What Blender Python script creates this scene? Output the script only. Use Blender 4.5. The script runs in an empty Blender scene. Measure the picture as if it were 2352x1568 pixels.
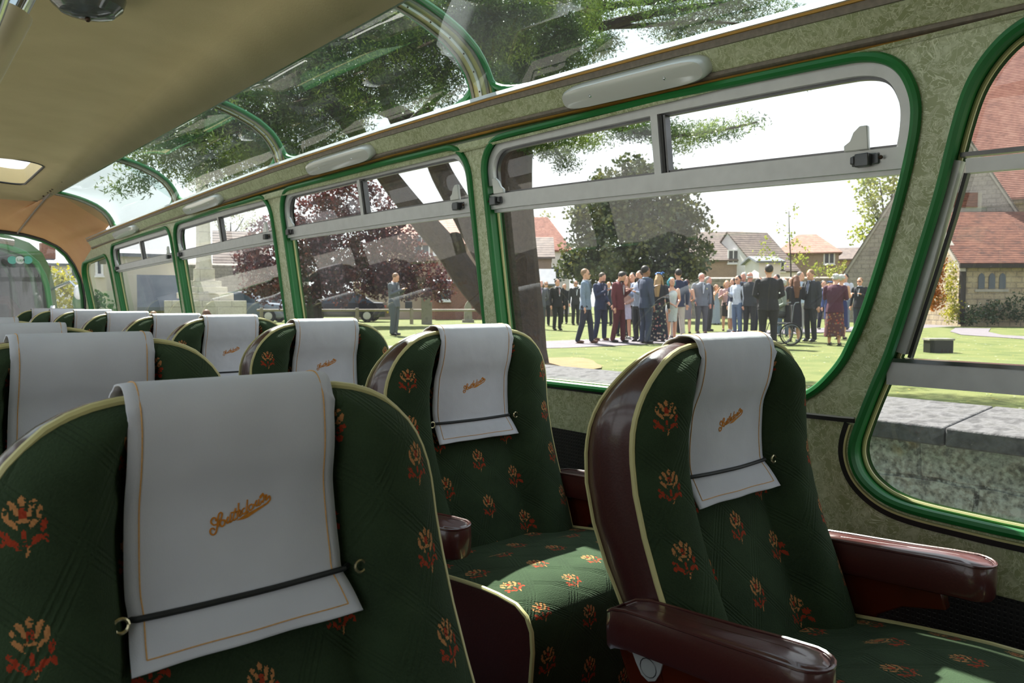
import bpy, bmesh, math, random
from mathutils import Vector, Matrix, Quaternion
from mathutils.geometry import delaunay_2d_cdt
random.seed(7)
PI = math.pi
D = bpy.data
S = bpy.context.scene
COL = S.collection

# ------------------------------------------------------------------ camera
CAM = Vector((0.0, 0.0, 1.10)); YAW = math.radians(40.1); PITCH = math.radians(-3.0); FPX = 1750.0
cd = D.cameras.new('camera'); cam = D.objects.new('camera', cd); COL.objects.link(cam)
cd.sensor_width = 36.0; cd.lens = FPX / 2352 * 36.0; cd.clip_start = 0.02; cd.clip_end = 600
FWD = Vector((math.sin(YAW) * math.cos(PITCH), math.cos(YAW) * math.cos(PITCH), math.sin(PITCH)))
RGT = Vector((math.cos(YAW), -math.sin(YAW), 0)); UPV = RGT.cross(FWD)
cam.location = CAM; cam.rotation_euler = FWD.to_track_quat('-Z', 'Y').to_euler()
cd.dof.use_dof = True; cd.dof.focus_distance = 1.55; cd.dof.aperture_fstop = 13
S.camera = cam

# ------------------------------------------------------------------ sky, sun, exposure
SUNV = Vector((0.16, 0.57, 0.80)).normalized()          # towards the sun
w = D.worlds.new('sky'); S.world = w; w.use_nodes = True
nt = w.node_tree; bg = nt.nodes['Background']
tc = nt.nodes.new('ShaderNodeTexCoord'); sx = nt.nodes.new('ShaderNodeSeparateXYZ'); cr = nt.nodes.new('ShaderNodeValToRGB')
nt.links.new(tc.outputs['Generated'], sx.inputs[0]); nt.links.new(sx.outputs['Z'], cr.inputs[0]); nt.links.new(cr.outputs[0], bg.inputs[0])
cr.color_ramp.elements[0].position = 0.0; cr.color_ramp.elements[0].color = (1.0, 1.0, 1.0, 1)
cr.color_ramp.elements[1].position = 0.9; cr.color_ramp.elements[1].color = (0.74, 0.87, 1.0, 1)
bg.inputs[1].default_value = 1.4
sd = D.lights.new('sun', 'SUN'); sd.energy = 20.0; sd.angle = math.radians(0.6); sd.color = (1.0, 0.95, 0.87)
so = D.objects.new('sun', sd); COL.objects.link(so); so.rotation_euler = SUNV.to_track_quat('Z', 'Y').to_euler()
so.location = (0, 0, 30)
S.view_settings.view_transform = 'Standard'; S.view_settings.look = 'None'
S.view_settings.exposure = 0.0; S.view_settings.gamma = 1.0; S.view_settings.use_curve_mapping = False
S.cycles.max_bounces = 9; S.cycles.diffuse_bounces = 4; S.cycles.glossy_bounces = 4
S.cycles.transparent_max_bounces = 24; S.cycles.transmission_bounces = 6; S.cycles.caustics_reflective = False
S.cycles.caustics_refractive = False; S.cycles.sample_clamp_indirect = 4.0; S.cycles.use_denoising = True

def at(px, py, depth):                                     # a spot in the churchyard, given its bearing and distance
    return CAM + (FWD + RGT * ((px - 1176) / FPX) - UPV * ((py - 784) / FPX)) * depth
LAWN = 0.10; ROAD = -0.80; FLOORZ = 0.05

# ------------------------------------------------------------------ naming helpers
def tag(o, label, cat, group=None, kind=None):
    if label: o['label'] = label
    if cat: o['category'] = cat
    if group: o['group'] = group
    if kind: o['kind'] = kind
    return o
def thing(name, label, cat, loc=(0, 0, 0), rz=0.0, group=None):
    o = D.objects.new(name, None); COL.objects.link(o); o.location = loc; o.rotation_euler = (0, 0, rz)
    o.empty_display_size = 0.1
    return tag(o, label, cat, group)
def copy_tree(o, parent=None):
    c = o.copy(); COL.objects.link(c)
    if parent is not None:
        c.parent = parent; c.matrix_parent_inverse = o.matrix_parent_inverse.copy()
    for ch in o.children: copy_tree(ch, c)
    return c

# ------------------------------------------------------------------ mesh builder
def lin(c):
    return tuple(((v / 255.0) / 12.92 if v / 255.0 <= 0.04045 else ((v / 255.0 + 0.055) / 1.055) ** 2.4) for v in c)
class MB:
    def __init__(s): s.v = []; s.f = []
    def add(s, vs, fs):
        n = len(s.v); s.v += [tuple(p) for p in vs]; s.f += [tuple(i + n for i in f) for f in fs]; return s
    def box(s, a, b, mat=None):
        x0, y0, z0 = a; x1, y1, z1 = b
        vs = [Vector(p) for p in ((x0,y0,z0),(x1,y0,z0),(x1,y1,z0),(x0,y1,z0),(x0,y0,z1),(x1,y0,z1),(x1,y1,z1),(x0,y1,z1))]
        if mat: vs = [mat @ p for p in vs]
        return s.add(vs, [(0,3,2,1),(4,5,6,7),(0,1,5,4),(1,2,6,5),(2,3,7,6),(3,0,4,7)])
    def cbox(s, c, d, rz=0.0, mat=None):
        M = Matrix.Translation(Vector(c)) @ Matrix.Rotation(rz, 4, 'Z')
        if mat: M = mat @ M
        return s.box((-d[0]/2,-d[1]/2,-d[2]/2), (d[0]/2,d[1]/2,d[2]/2), M)
    def loft(s, rings, closed=True, caps=True):
        n = len(rings[0]); vs = [p for r in rings for p in r]; fs = []
        m = n if closed else n - 1
        for i in range(len(rings) - 1):
            for j in range(m):
                k = (j + 1) % n
                fs.append((i*n+j, i*n+k, (i+1)*n+k, (i+1)*n+j))
        if caps and closed:
            fs.append(tuple(range(n - 1, -1, -1))); fs.append(tuple((len(rings)-1)*n + j for j in range(n)))
        return s.add(vs, fs)
    def grid(s, rows): return s.loft(rows, closed=False, caps=False)
    def tube(s, pts, r, n=8, closed=False, cap=True, flat=None):
        pts = [Vector(p) for p in pts]; N = len(pts)
        if not isinstance(r, (list, tuple)): r = [r] * N
        rings = []; prev = None
        for i, p in enumerate(pts):
            if closed: t = pts[(i+1) % N] - pts[i-1]
            else: t = pts[min(i+1, N-1)] - pts[max(i-1, 0)]
            if t.length < 1e-9: t = Vector((0, 0, 1))
            t.normalize()
            if prev is None:
                a = Vector((0, 0, 1)) if abs(t.z) < 0.9 else Vector((1, 0, 0))
                u = t.cross(a).normalized()
            else:
                u = prev - t * prev.dot(t)
                if u.length < 1e-6: u = t.orthogonal()
                u.normalize()
            prev = u; v = t.cross(u)
            rings.append([p + (u * math.cos(2*PI*j/n) + v * math.sin(2*PI*j/n)) * r[i] for j in range(n)])
        if closed: rings.append(rings[0])
        return s.loft(rings, True, cap and not closed)
    def lathe(s, prof, n=16, mat=None):                    # prof: (radius, z)
        rings = []
        for r, z in prof:
            ring = [Vector((r*math.cos(2*PI*j/n), r*math.sin(2*PI*j/n), z)) for j in range(n)]
            if mat: ring = [mat @ p for p in ring]
            rings.append(ring)
        return s.loft(rings)
    def ball(s, c, r, n=10, m=7, sc=(1, 1, 1), mat=None):
        rings = []
        for i in range(m + 1):
            a = -PI/2 + PI * i / m; rr = max(math.cos(a), 0.02)
            ring = [Vector((c[0] + r*sc[0]*rr*math.cos(2*PI*j/n), c[1] + r*sc[1]*rr*math.sin(2*PI*j/n), c[2] + r*sc[2]*math.sin(a))) for j in range(n)]
            if mat: ring = [mat @ p for p in ring]
            rings.append(ring)
        return s.loft(rings)
    def prism(s, poly, a, b, axis='y', mat=None):          # poly in the other two axes
        def mk(p, t): 
            q = {'x': (t, p[0], p[1]), 'y': (p[0], t, p[1]), 'z': (p[0], p[1], t)}[axis]
            return mat @ Vector(q) if mat else Vector(q)
        return s.loft([[mk(p, a) for p in poly], [mk(p, b) for p in poly]])
    def build(s, name, m, parent=None, smooth=True, loc=None, bevel=0.0, auto=None):
        me = D.meshes.new(name); me.from_pydata(s.v, [], s.f); me.update()
        if isinstance(m, (list, tuple)):
            for x in m: me.materials.append(x)
        elif m: me.materials.append(m)
        bm = bmesh.new(); bm.from_mesh(me); bmesh.ops.recalc_face_normals(bm, faces=bm.faces[:]); bm.to_mesh(me); bm.free()
        if smooth:
            me.shade_smooth()
            if auto is None: auto = 35
            me.set_sharp_from_angle(angle=math.radians(auto))
        o = D.objects.new(name, me); COL.objects.link(o)
        if loc is not None: o.location = loc
        if parent is not None: o.parent = parent
        if bevel:
            b = o.modifiers.new('bevel', 'BEVEL'); b.width = bevel; b.segments = 2; b.limit_method = 'ANGLE'
        return o

# ------------------------------------------------------------------ materials
MATS = {}
class NT:
    def __init__(s, name):
        s.m = D.materials.new(name); s.m.use_nodes = True; s.t = s.m.node_tree; s.n = s.t.nodes; s.l = s.t.links
        s.b = s.n['Principled BSDF']; MATS[name] = s.m
        s.tc = None
    def co(s, out='Object', scale=None):
        if s.tc is None: s.tc = s.n.new('ShaderNodeTexCoord')
        o = s.tc.outputs[out]
        if scale is not None:
            mp = s.n.new('ShaderNodeMapping'); mp.inputs['Scale'].default_value = scale if isinstance(scale, (tuple, list)) else (scale,)*3
            s.l.new(o, mp.inputs[0]); o = mp.outputs[0]
        return o
    def tex(s, kind, co, **kw):
        t = s.n.new('ShaderNodeTex' + kind)
        for k, v in kw.items():
            if k in ('feature', 'wave_type', 'bands_direction', 'offset', 'offset_frequency', 'squash'): setattr(t, k, v)
            else: t.inputs[k].default_value = v
        s.l.new(co, t.inputs['Vector']); return t
    def ramp(s, inp, stops, interp='LINEAR'):
        r = s.n.new('ShaderNodeValToRGB'); r.color_ramp.interpolation = interp; e = r.color_ramp.elements
        while len(e) < len(stops): e.new(0.5)
        for i, (p, c) in enumerate(stops):
            e[i].position = p; e[i].color = (c, c, c, 1) if isinstance(c, (int, float)) else (c[0], c[1], c[2], 1)
        s.l.new(inp, r.inputs[0]); return r.outputs[0]
    def math(s, op, a, b=None, clamp=False):
        n = s.n.new('ShaderNodeMath'); n.operation = op; n.use_clamp = clamp
        for i, x in enumerate((a, b)):
            if x is None: continue
            if isinstance(x, (int, float)): n.inputs[i].default_value = x
            else: s.l.new(x, n.inputs[i])
        return n.outputs[0]
    def mix(s, f, a, b, mode='MIX'):
        n = s.n.new('ShaderNodeMix'); n.data_type = 'RGBA'; n.blend_type = mode
        for i, x in ((0, f), (6, a), (7, b)):
            if isinstance(x, (int, float)): n.inputs[i].default_value = x
            elif isinstance(x, tuple): n.inputs[i].default_value = (x[0], x[1], x[2], 1)
            else: s.l.new(x, n.inputs[i])
        return n.outputs[2]
    def base(s, c, rough=0.5, metal=0.0, spec=None, coat=None, sheen=None):
        if isinstance(c, tuple): s.b.inputs['Base Color'].default_value = (c[0], c[1], c[2], 1)
        else: s.l.new(c, s.b.inputs['Base Color'])
        if isinstance(rough, (int, float)): s.b.inputs['Roughness'].default_value = rough
        else: s.l.new(rough, s.b.inputs['Roughness'])
        s.b.inputs['Metallic'].default_value = metal
        if spec is not None: s.b.inputs['Specular IOR Level'].default_value = spec
        if coat: s.b.inputs['Coat Weight'].default_value = coat; s.b.inputs['Coat Roughness'].default_value = 0.15
        if sheen: s.b.inputs['Sheen Weight'].default_value = sheen
        return s
    def bump(s, h, strength=0.3, dist=0.01):
        b = s.n.new('ShaderNodeBump'); b.inputs['Strength'].default_value = strength; b.inputs['Distance'].default_value = dist
        s.l.new(h, b.inputs['Height']); s.l.new(b.outputs[0], s.b.inputs['Normal']); return s
def mat(name, c, rough=0.5, metal=0.0, var=0.12, scale=20.0, bump=0.0, **kw):
    t = NT(name); c = lin(c)
    nz = t.tex('Noise', t.co(), Scale=scale, Detail=4.0)
    a = tuple(x * (1 - var) for x in c); b = tuple(min(1, x * (1 + var)) for x in c)
    t.base(t.ramp(nz.outputs[0], [(0.3, a), (0.7, b)]), rough, metal, **kw)
    if bump: t.bump(nz.outputs[0], bump, 0.004)
    return t.m

M_ALU = mat('aluminium', (200, 201, 202), 0.42, 0.35, 0.05, 30)
M_CHROME = mat('chrome', (190, 195, 200), 0.12, 1.0, 0.04)
M_STEEL = mat('dark_steel', (96, 96, 98), 0.35, 0.8, 0.15)
M_BLACKRUB = mat('black_rubber', (18, 18, 19), 0.45, 0, 0.2)
M_GREENRUB = mat('green_rubber', (22, 112, 50), 0.38, 0, 0.08, 9)
M_CREAMEDGE = mat('cream_edge', (200, 196, 140), 0.5, 0, 0.06)
M_GOLD = mat('gold_line', (196, 150, 72), 0.45, 0, 0.1)
M_BEAD = mat('brown_bead', (122, 112, 100), 0.5, 0, 0.18, 90)
M_PIPING = mat('cream_piping', (205, 196, 140), 0.42, 0, 0.05)
M_BURG = mat('burgundy_vinyl', (66, 28, 27), 0.42, 0, 0.12, 260, bump=0.10, coat=0.9)
M_ARM = mat('armrest_leather', (78, 34, 32), 0.4, 0, 0.08, 300, bump=0.08, coat=0.9)
M_REDWOOD = mat('varnished_brown_metal', (78, 26, 10), 0.25, 0, 0.2, 12, coat=0.4)
M_CORD = mat('dark_cord', (30, 32, 32), 0.6, 0, 0.15, 200)
M_EYELET = mat('brass_eyelet', (196, 186, 150), 0.25, 0.8, 0.1)
M_THREAD = mat('orange_thread', (196, 122, 24), 0.55, 0, 0.15, 300)
M_STITCH = mat('pale_orange_stitch', (212, 160, 96), 0.6, 0, 0.15, 400)
M_CARPET = mat('blue_floor_carpet', (52, 60, 72), 0.9, 0, 0.3, 120, bump=0.3)
M_SCREW = mat('screw', (70, 52, 40), 0.4, 0.6, 0.2)
M_CREAMPLAS = mat('cream_plastic', (222, 205, 170), 0.35, 0, 0.04)

t = NT('white_cloth'); nz = t.tex('Noise', t.co(), Scale=9.0, Detail=3.0)
wv = t.tex('Noise', t.co('Object', (900, 900, 260)), Scale=1.0, Detail=2.0)
t.base(t.ramp(nz.outputs[0], [(0.3, lin((200, 200, 209))), (0.7, lin((212, 212, 220)))]), 0.85, sheen=0.1)
t.bump(t.math('ADD', t.math('MULTIPLY', nz.outputs[0], 3.0), t.math('MULTIPLY', wv.outputs[0], 0.10)), 0.35, 0.006); M_CLOTH = t.m

t = NT('pearl_green')                                      # mottled mother-of-pearl sheet
n1 = t.tex('Noise', t.co('Object', (1, 1, 1)), Scale=10.0, Detail=2.0)
vv = t.tex('Voronoi', t.co(), Scale=30.0); 
dn = t.n.new('ShaderNodeVectorMath'); dn.operation = 'MULTIPLY_ADD'
t.l.new(vv.outputs['Color'], dn.inputs[0]); dn.inputs[1].default_value = (3.0, 3.0, 3.0); t.l.new(t.co(), dn.inputs[2])
st = t.tex('Noise', dn.outputs[0], Scale=24.0, Detail=3.0, Distortion=2.2)
st2 = t.tex('Noise', t.co('Object', (1, 1, 1)), Scale=20.0, Detail=2.0, Distortion=3.5)
l1 = t.ramp(st.outputs[0], [(0.47, 0.0), (0.50, 0.55), (0.53, 0.0)])
l2 = t.ramp(st2.outputs[0], [(0.475, 0.0), (0.5, 0.9), (0.525, 0.0)])
l3 = t.ramp(st.outputs[0], [(0.5, 0.0), (0.66, 0.5)])
ll = t.math('MAXIMUM', t.math('MAXIMUM', l1, l2), l3)
base = t.ramp(n1.outputs[0], [(0.3, lin((152, 160, 118))), (0.5, lin((164, 172, 130))), (0.7, lin((174, 184, 142)))])
t.base(t.mix(ll, base, lin((232, 238, 210))), t.ramp(ll, [(0, 0.36), (1, 0.22)]), spec=0.5); M_PEARL = t.m

t = NT('ceiling_cloth'); n1 = t.tex('Noise', t.co(), Scale=5.0, Detail=4.0); n2 = t.tex('Noise', t.co(), Scale=160.0, Detail=2.0)
t.base(t.ramp(n1.outputs[0], [(0.3, lin((208, 192, 146))), (0.7, lin((218, 202, 156)))]), 0.7).bump(n2.outputs[0], 0.25, 0.002); M_CEIL = t.m
t = NT('dome_cloth'); n1 = t.tex('Noise', t.co(), Scale=4.0, Detail=4.0)
t.base(t.ramp(n1.outputs[0], [(0.3, lin((200, 150, 100))), (0.7, lin((210, 164, 112)))]), 0.6); M_DOME = t.m
M_RIB = mat('rib_khaki', (176, 166, 112), 0.45, 0, 0.08, 60)

t = NT('perforated_black')
w1 = t.tex('Wave', t.co(), Scale=34.0, wave_type='BANDS', bands_direction='Y'); w2 = t.tex('Wave', t.co(), Scale=34.0, wave_type='BANDS', bands_direction='Z')
hh = t.math('MULTIPLY', t.ramp(w1.outputs[1], [(0.35, 0), (0.6, 1)]), t.ramp(w2.outputs[1], [(0.35, 0), (0.6, 1)]))
t.base(t.mix(hh, lin((34, 33, 32)), lin((6, 6, 6))), 0.5).bump(hh, 0.5, -0.003); M_PERF = t.m

def glass_mat(name, tint, refl_rough=0.0, dirt=0.0):
    m = D.materials.new(name); m.use_nodes = True; n = m.node_tree.nodes; l = m.node_tree.links; n.clear()
    out = n.new('ShaderNodeOutputMaterial'); tr = n.new('ShaderNodeBsdfTransparent'); gl = n.new('ShaderNodeBsdfGlossy'); mx = n.new('ShaderNodeMixShader')
    ge = n.new('ShaderNodeNewGeometry'); dt = n.new('ShaderNodeVectorMath'); dt.operation = 'DOT_PRODUCT'; l.new(ge.outputs['Incoming'], dt.inputs[0]); l.new(ge.outputs['Normal'], dt.inputs[1])
    ab = n.new('ShaderNodeMath'); ab.operation = 'ABSOLUTE'; l.new(dt.outputs['Value'], ab.inputs[0])
    iv = n.new('ShaderNodeMath'); iv.operation = 'SUBTRACT'; iv.inputs[0].default_value = 1.0; l.new(ab.outputs[0], iv.inputs[1])
    pw = n.new('ShaderNodeMath'); pw.operation = 'POWER'; pw.inputs[1].default_value = 4.5; l.new(iv.outputs[0], pw.inputs[0])
    mu = n.new('ShaderNodeMath'); mu.operation = 'MULTIPLY_ADD'; mu.inputs[1].default_value = 0.85; mu.inputs[2].default_value = 0.065; mu.use_clamp = True
    tr.inputs[0].default_value = (*tint, 1); gl.inputs['Roughness'].default_value = refl_rough
    l.new(pw.outputs[0], mu.inputs[0]); l.new(mu.outputs[0], mx.inputs[0]); l.new(tr.outputs[0], mx.inputs[1]); l.new(gl.outputs[0], mx.inputs[2])
    last = mx.outputs[0]
    if dirt:
        c = n.new('ShaderNodeTexCoord'); a = n.new('ShaderNodeTexNoise'); a.inputs['Scale'].default_value = 2.2; a.inputs['Detail'].default_value = 3
        v = n.new('ShaderNodeTexVoronoi'); v.inputs['Scale'].default_value = 60.0
        r1 = n.new('ShaderNodeValToRGB'); r1.color_ramp.elements[0].position = 0.35; r1.color_ramp.elements[1].position = 0.75
        r1.color_ramp.elements[0].color = (0.2,)*3 + (1,); r1.color_ramp.elements[1].color = (1,)*4
        r2 = n.new('ShaderNodeValToRGB'); r2.color_ramp.elements[0].position = 0.03; r2.color_ramp.elements[0].color = (1,)*4
        r2.color_ramp.elements[1].position = 0.09; r2.color_ramp.elements[1].color = (0, 0, 0, 1)
        l.new(c.outputs['Object'], a.inputs[0]); l.new(c.outputs['Object'], v.inputs['Vector']); l.new(a.outputs[0], r1.inputs[0]); l.new(v.outputs[0], r2.inputs[0])
        ad = n.new('ShaderNodeMath'); ad.operation = 'MULTIPLY_ADD'; ad.inputs[1].default_value = 2.0
        l.new(r2.outputs[0], ad.inputs[0]); l.new(r1.outputs[0], ad.inputs[2])
        m2 = n.new('ShaderNodeMath'); m2.operation = 'MULTIPLY'; m2.inputs[1].default_value = dirt; l.new(ad.outputs[0], m2.inputs[0])
        df = n.new('ShaderNodeBsdfDiffuse'); df.inputs[0].default_value = (0.85, 0.87, 0.9, 1)
        tl = n.new('ShaderNodeBsdfTranslucent'); tl.inputs[0].default_value = (0.85, 0.87, 0.9, 1)
        m1 = n.new('ShaderNodeMixShader'); l.new(df.outputs[0], m1.inputs[1]); l.new(tl.outputs[0], m1.inputs[2])
        m3 = n.new('ShaderNodeMixShader'); l.new(m2.outputs[0], m3.inputs[0]); l.new(last, m3.inputs[1]); l.new(m1.outputs[0], m3.inputs[2]); last = m3.outputs[0]
    l.new(last, out.inputs[0]); MATS[name] = m; return m
M_GLASS = glass_mat('window_glass', (0.93, 0.96, 0.95), 0.0, 0.035)
M_SKYGLASS = glass_mat('cove_glass', (0.82, 0.92, 0.90), 0.0, 0.018)
M_CARGLASS = glass_mat('tinted_glass', (0.35, 0.4, 0.42), 0.02)
t = NT('opal_glass'); t.base(lin((205, 208, 204)), 0.12, coat=0.6); t.b.inputs['Transmission Weight'].default_value = 0.0
t.b.inputs['Subsurface Weight'].default_value = 0.0; M_OPAL = t.m
t = NT('lamp_glass'); t.base((0.75, 0.85, 0.86), 0.08); t.b.inputs['Transmission Weight'].default_value = 0.85; M_LAMPGLASS = t.m

# moquette: dark green pile, staggered woven flowers, quilted diamonds
def moquette(name, ax):
    t = NT(name); co = t.co()
    sep = t.n.new('ShaderNodeSeparateXYZ'); t.l.new(co, sep.inputs[0])
    X = sep.outputs[0]; Z = sep.outputs[2] if ax == 'xz' else t.math('ADD', sep.outputs[1], sep.outputs[2])
    PX, PZ = 0.098, 0.100
    def cell(ox, oz):
        a = t.math('ADD', X, ox); b = t.math('ADD', Z, oz)
        a = t.math('SUBTRACT', t.math('MULTIPLY', t.math('FRACT', t.math('DIVIDE', a, PX)), PX), PX / 2)
        b = t.math('SUBTRACT', t.math('MULTIPLY', t.math('FRACT', t.math('DIVIDE', b, PZ)), PZ), PZ / 2)
        a = t.math('SNAP', a, 0.0011); b = t.math('SNAP', b, 0.0013)
        c = t.n.new('ShaderNodeCombineXYZ'); t.l.new(a, c.inputs[0]); t.l.new(b, c.inputs[1]); return c.outputs[0]
    def blobs(c, lst):
        acc = None
        for (x, y, rx, ry, an) in lst:
            mp = t.n.new('ShaderNodeMapping'); mp.vector_type = 'TEXTURE'
            mp.inputs['Location'].default_value = (x, y, 0); mp.inputs['Rotation'].default_value = (0, 0, math.radians(an)); mp.inputs['Scale'].default_value = (rx, ry, 1)
            t.l.new(c, mp.inputs[0])
            ln = t.n.new('ShaderNodeVectorMath'); ln.operation = 'LENGTH'; t.l.new(mp.outputs[0], ln.inputs[0])
            acc = ln.outputs['Value'] if acc is None else t.math('MINIMUM', acc, ln.outputs['Value'])
        return t.math('LESS_THAN', acc, 1.0)
    k = 0.00122
    tan = [(0, 18, 2.2, 3.4, 0), (-5.5, 15, 2.0, 4.2, 28), (5.5, 15, 2.0, 4.2, -28), (-9.5, 9, 1.8, 5, 8), (9.5, 9, 1.8, 5, -8),
           (-6, 2.5, 1.8, 4.5, 38), (6, 2.5, 1.8, 4.5, -38), (0, 4, 4.0, 1.6, 0), (-3.5, 11, 1.4, 3.2, 12), (4, 10, 1.4, 3.4, -10), (2, -17, 0.9, 4, -15)]
    red = [(0, 9, 2.4, 4.2, 0), (-11, -4, 2.0, 4.0, 50), (11.5, 0, 1.9, 4.6, -14), (-7, -10, 4.4, 2.2, -32), (7, -9, 4.2, 2.2, 38), (0, -6, 1.8, 4.2, 0),
           (12.5, -9, 1.8, 3.2, 10), (-12, -9.5, 1.8, 2.4, 0), (3, -13, 2.2, 1.8, 0), (-2.5, -14, 2.4, 1.5, 20)]
    tan = [(a*k, b*k, c*k, d*k, e) for a, b, c, d, e in tan]; red = [(a*k, b*k, c*k, d*k, e) for a, b, c, d, e in red]
    col = t.math('GREATER_THAN', t.math('FRACT', t.math('DIVIDE', t.math('ADD', X, PX / 2), PX * 2)), 0.5)
    cc = cell(PX / 2, 0.02); cd2 = cell(PX / 2, 0.02 + PZ / 2)
    mv = t.n.new('ShaderNodeMix'); mv.data_type = 'VECTOR'; t.l.new(col, mv.inputs[0]); t.l.new(cc, mv.inputs[4]); t.l.new(cd2, mv.inputs[5])
    c = mv.outputs[1]
    T = blobs(c, tan); R = blobs(c, red)
    n1 = t.tex('Noise', co, Scale=14.0, Detail=3.0); n2 = t.tex('Noise', co, Scale=420.0, Detail=2.0)
    g = t.ramp(n1.outputs[0], [(0.3, lin((36, 47, 32))), (0.7, lin((50, 65, 44)))])
    g = t.mix(t.math('MULTIPLY', n2.outputs[0], 0.5), g, lin((62, 79, 56)))
    nn = t.tex('Noise', co, Scale=230.0, Detail=1.0)
    keep = t.math('GREATER_THAN', nn.outputs[0], 0.40)
    cl = t.mix(t.math('MULTIPLY', R, keep), g, lin((156, 58, 36)))
    cl = t.mix(t.math('MULTIPLY', T, keep), cl, lin((184, 126, 80)))
    # quilting: two families of double ridges
    def fam(sl):
        s_ = t.math('ADD', t.math('MULTIPLY', X, 1.0 / PX), t.math('MULTIPLY', Z, sl / PZ))
        f = t.math('ABSOLUTE', t.math('SUBTRACT', t.math('FRACT', t.math('ADD', s_, t.math('MULTIPLY', nn.outputs[0], 0.02))), 0.5))
        return t.ramp(f, [(0.0, 1.0), (0.025, 0.0), (0.05, 0.0), (0.075, 1.0), (0.10, 0.0), (0.13, 1.0)])
    q = t.math('MULTIPLY', fam(1.0), fam(-0.55))
    t.base(cl, 0.95, sheen=0.10)
    t.b.inputs['Sheen Roughness'].default_value = 0.5; t.b.inputs['Sheen Tint'].default_value = (0.5, 0.62, 0.45, 1); t.b.inputs['Specular IOR Level'].default_value = 0.15
    t.bump(t.math('ADD', q, t.math('MULTIPLY', n2.outputs[0], 0.8)), 0.55, 0.0022)
    return t.m
M_MOQ = moquette('moquette_back', 'xz'); M_MOQS = moquette('moquette_seat', 'xy')

# ================================================================== THE COACH
CX = 0.455                                                  # centre line of the coach
DT = [(-2, -0.12), (-1, -0.10), (0, -0.072), (0.65, -0.046), (1.04, -0.029), (1.66, -0.009), (2.3, 0.0), (3.1, 0.002), (3.8, -0.008), (4.57, -0.023), (5.4, -0.040), (6.14, -0.058), (7.0, -0.085), (8.5, -0.14)]
def droop(Y):
    if Y <= DT[0][0]: return DT[0][1]
    for (a, b), (c, d) in zip(DT, DT[1:]):
        if Y <= c: return b + (d - b) * (Y - a) / (c - a)
    return DT[-1][1]
def wx(z): return 1.462 - 0.134 * max(0.0, z - 1.0)
def WP(Y, z, off=0.0, side=1):                              # a point on the side wall, off metres inboard
    x = wx(z) - off
    if Y > 6.6: x -= 0.02 * ((Y - 6.6) / 0.9) ** 2
    zz = z + droop(Y) * min(1.0, max(0.0, (z - 0.95) / 0.5))
    return Vector((x if side > 0 else 2 * CX - x, Y, zz))

def arc(cx, cy, rx, ry, a0, a1, n=7):
    return [(cx + rx * math.cos(math.radians(a0 + (a1 - a0) * i / n)), cy + ry * math.sin(math.radians(a0 + (a1 - a0) * i / n))) for i in range(n + 1)]
def smooth_poly(pts, it=1):
    for _ in range(it):
        q = []
        for i in range(len(pts)):
            a = Vector(pts[i]); b = Vector(pts[(i + 1) % len(pts)])
            q += [tuple(a * 0.75 + b * 0.25), tuple(a * 0.25 + b * 0.75)]
        pts = q
    return pts
def offset_poly(poly, d):                                   # inwards for counter-clockwise
    n = len(poly); out = []
    area = sum(poly[i][0]*poly[(i+1)%n][1] - poly[(i+1)%n][0]*poly[i][1] for i in range(n))
    sg = 1 if area > 0 else -1
    for i in range(n):
        a = Vector(poly[i-1]); b = Vector(poly[i]); c = Vector(poly[(i+1) % n])
        e1 = (b - a); e2 = (c - b)
        if e1.length < 1e-9: e1 = e2
        if e2.length < 1e-9: e2 = e1
        n1 = Vector((-e1.y, e1.x)).normalized() * sg; n2 = Vector((-e2.y, e2.x)).normalized() * sg
        m = (n1 + n2); m = m.normalized() if m.length > 1e-6 else n1
        k = 1.0 / max(0.5, m.dot(n1)); out.append(tuple(b + m * d * k))
    return out
def inside(p, poly):
    x, y = p; c = False; j = len(poly) - 1
    for i in range(len(poly)):
        xi, yi = poly[i]; xj, yj = poly[j]
        if (yi > y) != (yj > y) and x < (xj - xi) * (y - yi) / (yj - yi) + xi: c = not c
        j = i
    return c
def fill(outer, holes, step, fn, name, m, parent=None, thick=0.0, lines=()):
    # triangulate outer minus holes in the plane, then bend it with fn
    vs = []; es = []
    for poly in [outer] + list(holes):
        n0 = len(vs); vs += [Vector(p) for p in poly]; es += [(n0 + i, n0 + (i + 1) % len(poly)) for i in range(len(poly))]
    x0 = min(p[0] for p in outer); x1 = max(p[0] for p in outer); y0 = min(p[1] for p in outer); y1 = max(p[1] for p in outer)
    sx, sy = step; nx = max(1, int((x1 - x0) / sx)); ny = max(1, int((y1 - y0) / sy))
    for i in range(nx + 1):
        for j in range(ny + 1):
            p = (x0 + (x1 - x0) * i / nx + 1e-4 * ((j * 7 + i * 3) % 5), y0 + (y1 - y0) * j / ny + 1e-4 * ((j * 3 + i * 5) % 7))
            if inside(p, outer) and not any(inside(p, h) for h in holes): vs.append(Vector(p))
    ov, oe, of, *_ = delaunay_2d_cdt(vs, es, [], 0, 1e-6)
    fs = []
    for f in of:
        c = sum((ov[i] for i in f), Vector((0, 0))) / len(f)
        if inside(c, outer) and not any(inside(c, h) for h in holes): fs.append(tuple(f))
    mb = MB(); mb.add([fn(p[0], p[1]) for p in ov], fs)
    o = mb.build(name, m, parent, auto=60)
    if thick:
        md = o.modifiers.new('thickness', 'SOLIDIFY'); md.thickness = thick; md.offset = 0
    return o
def rrect(x0, x1, y0, y1, r, n=6):                          # r: bl, br, tr, tl radii, counter-clockwise
    bl, br, tr, tl = r
    return (arc(x0 + bl, y0 + bl, bl, bl, 180, 270, n) + arc(x1 - br, y0 + br, br, br, 270, 360, n)
            + arc(x1 - tr, y1 - tr, tr, tr, 0, 90, n) + arc(x0 + tl, y1 - tl, tl, tl, 90, 180, n))

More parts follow.
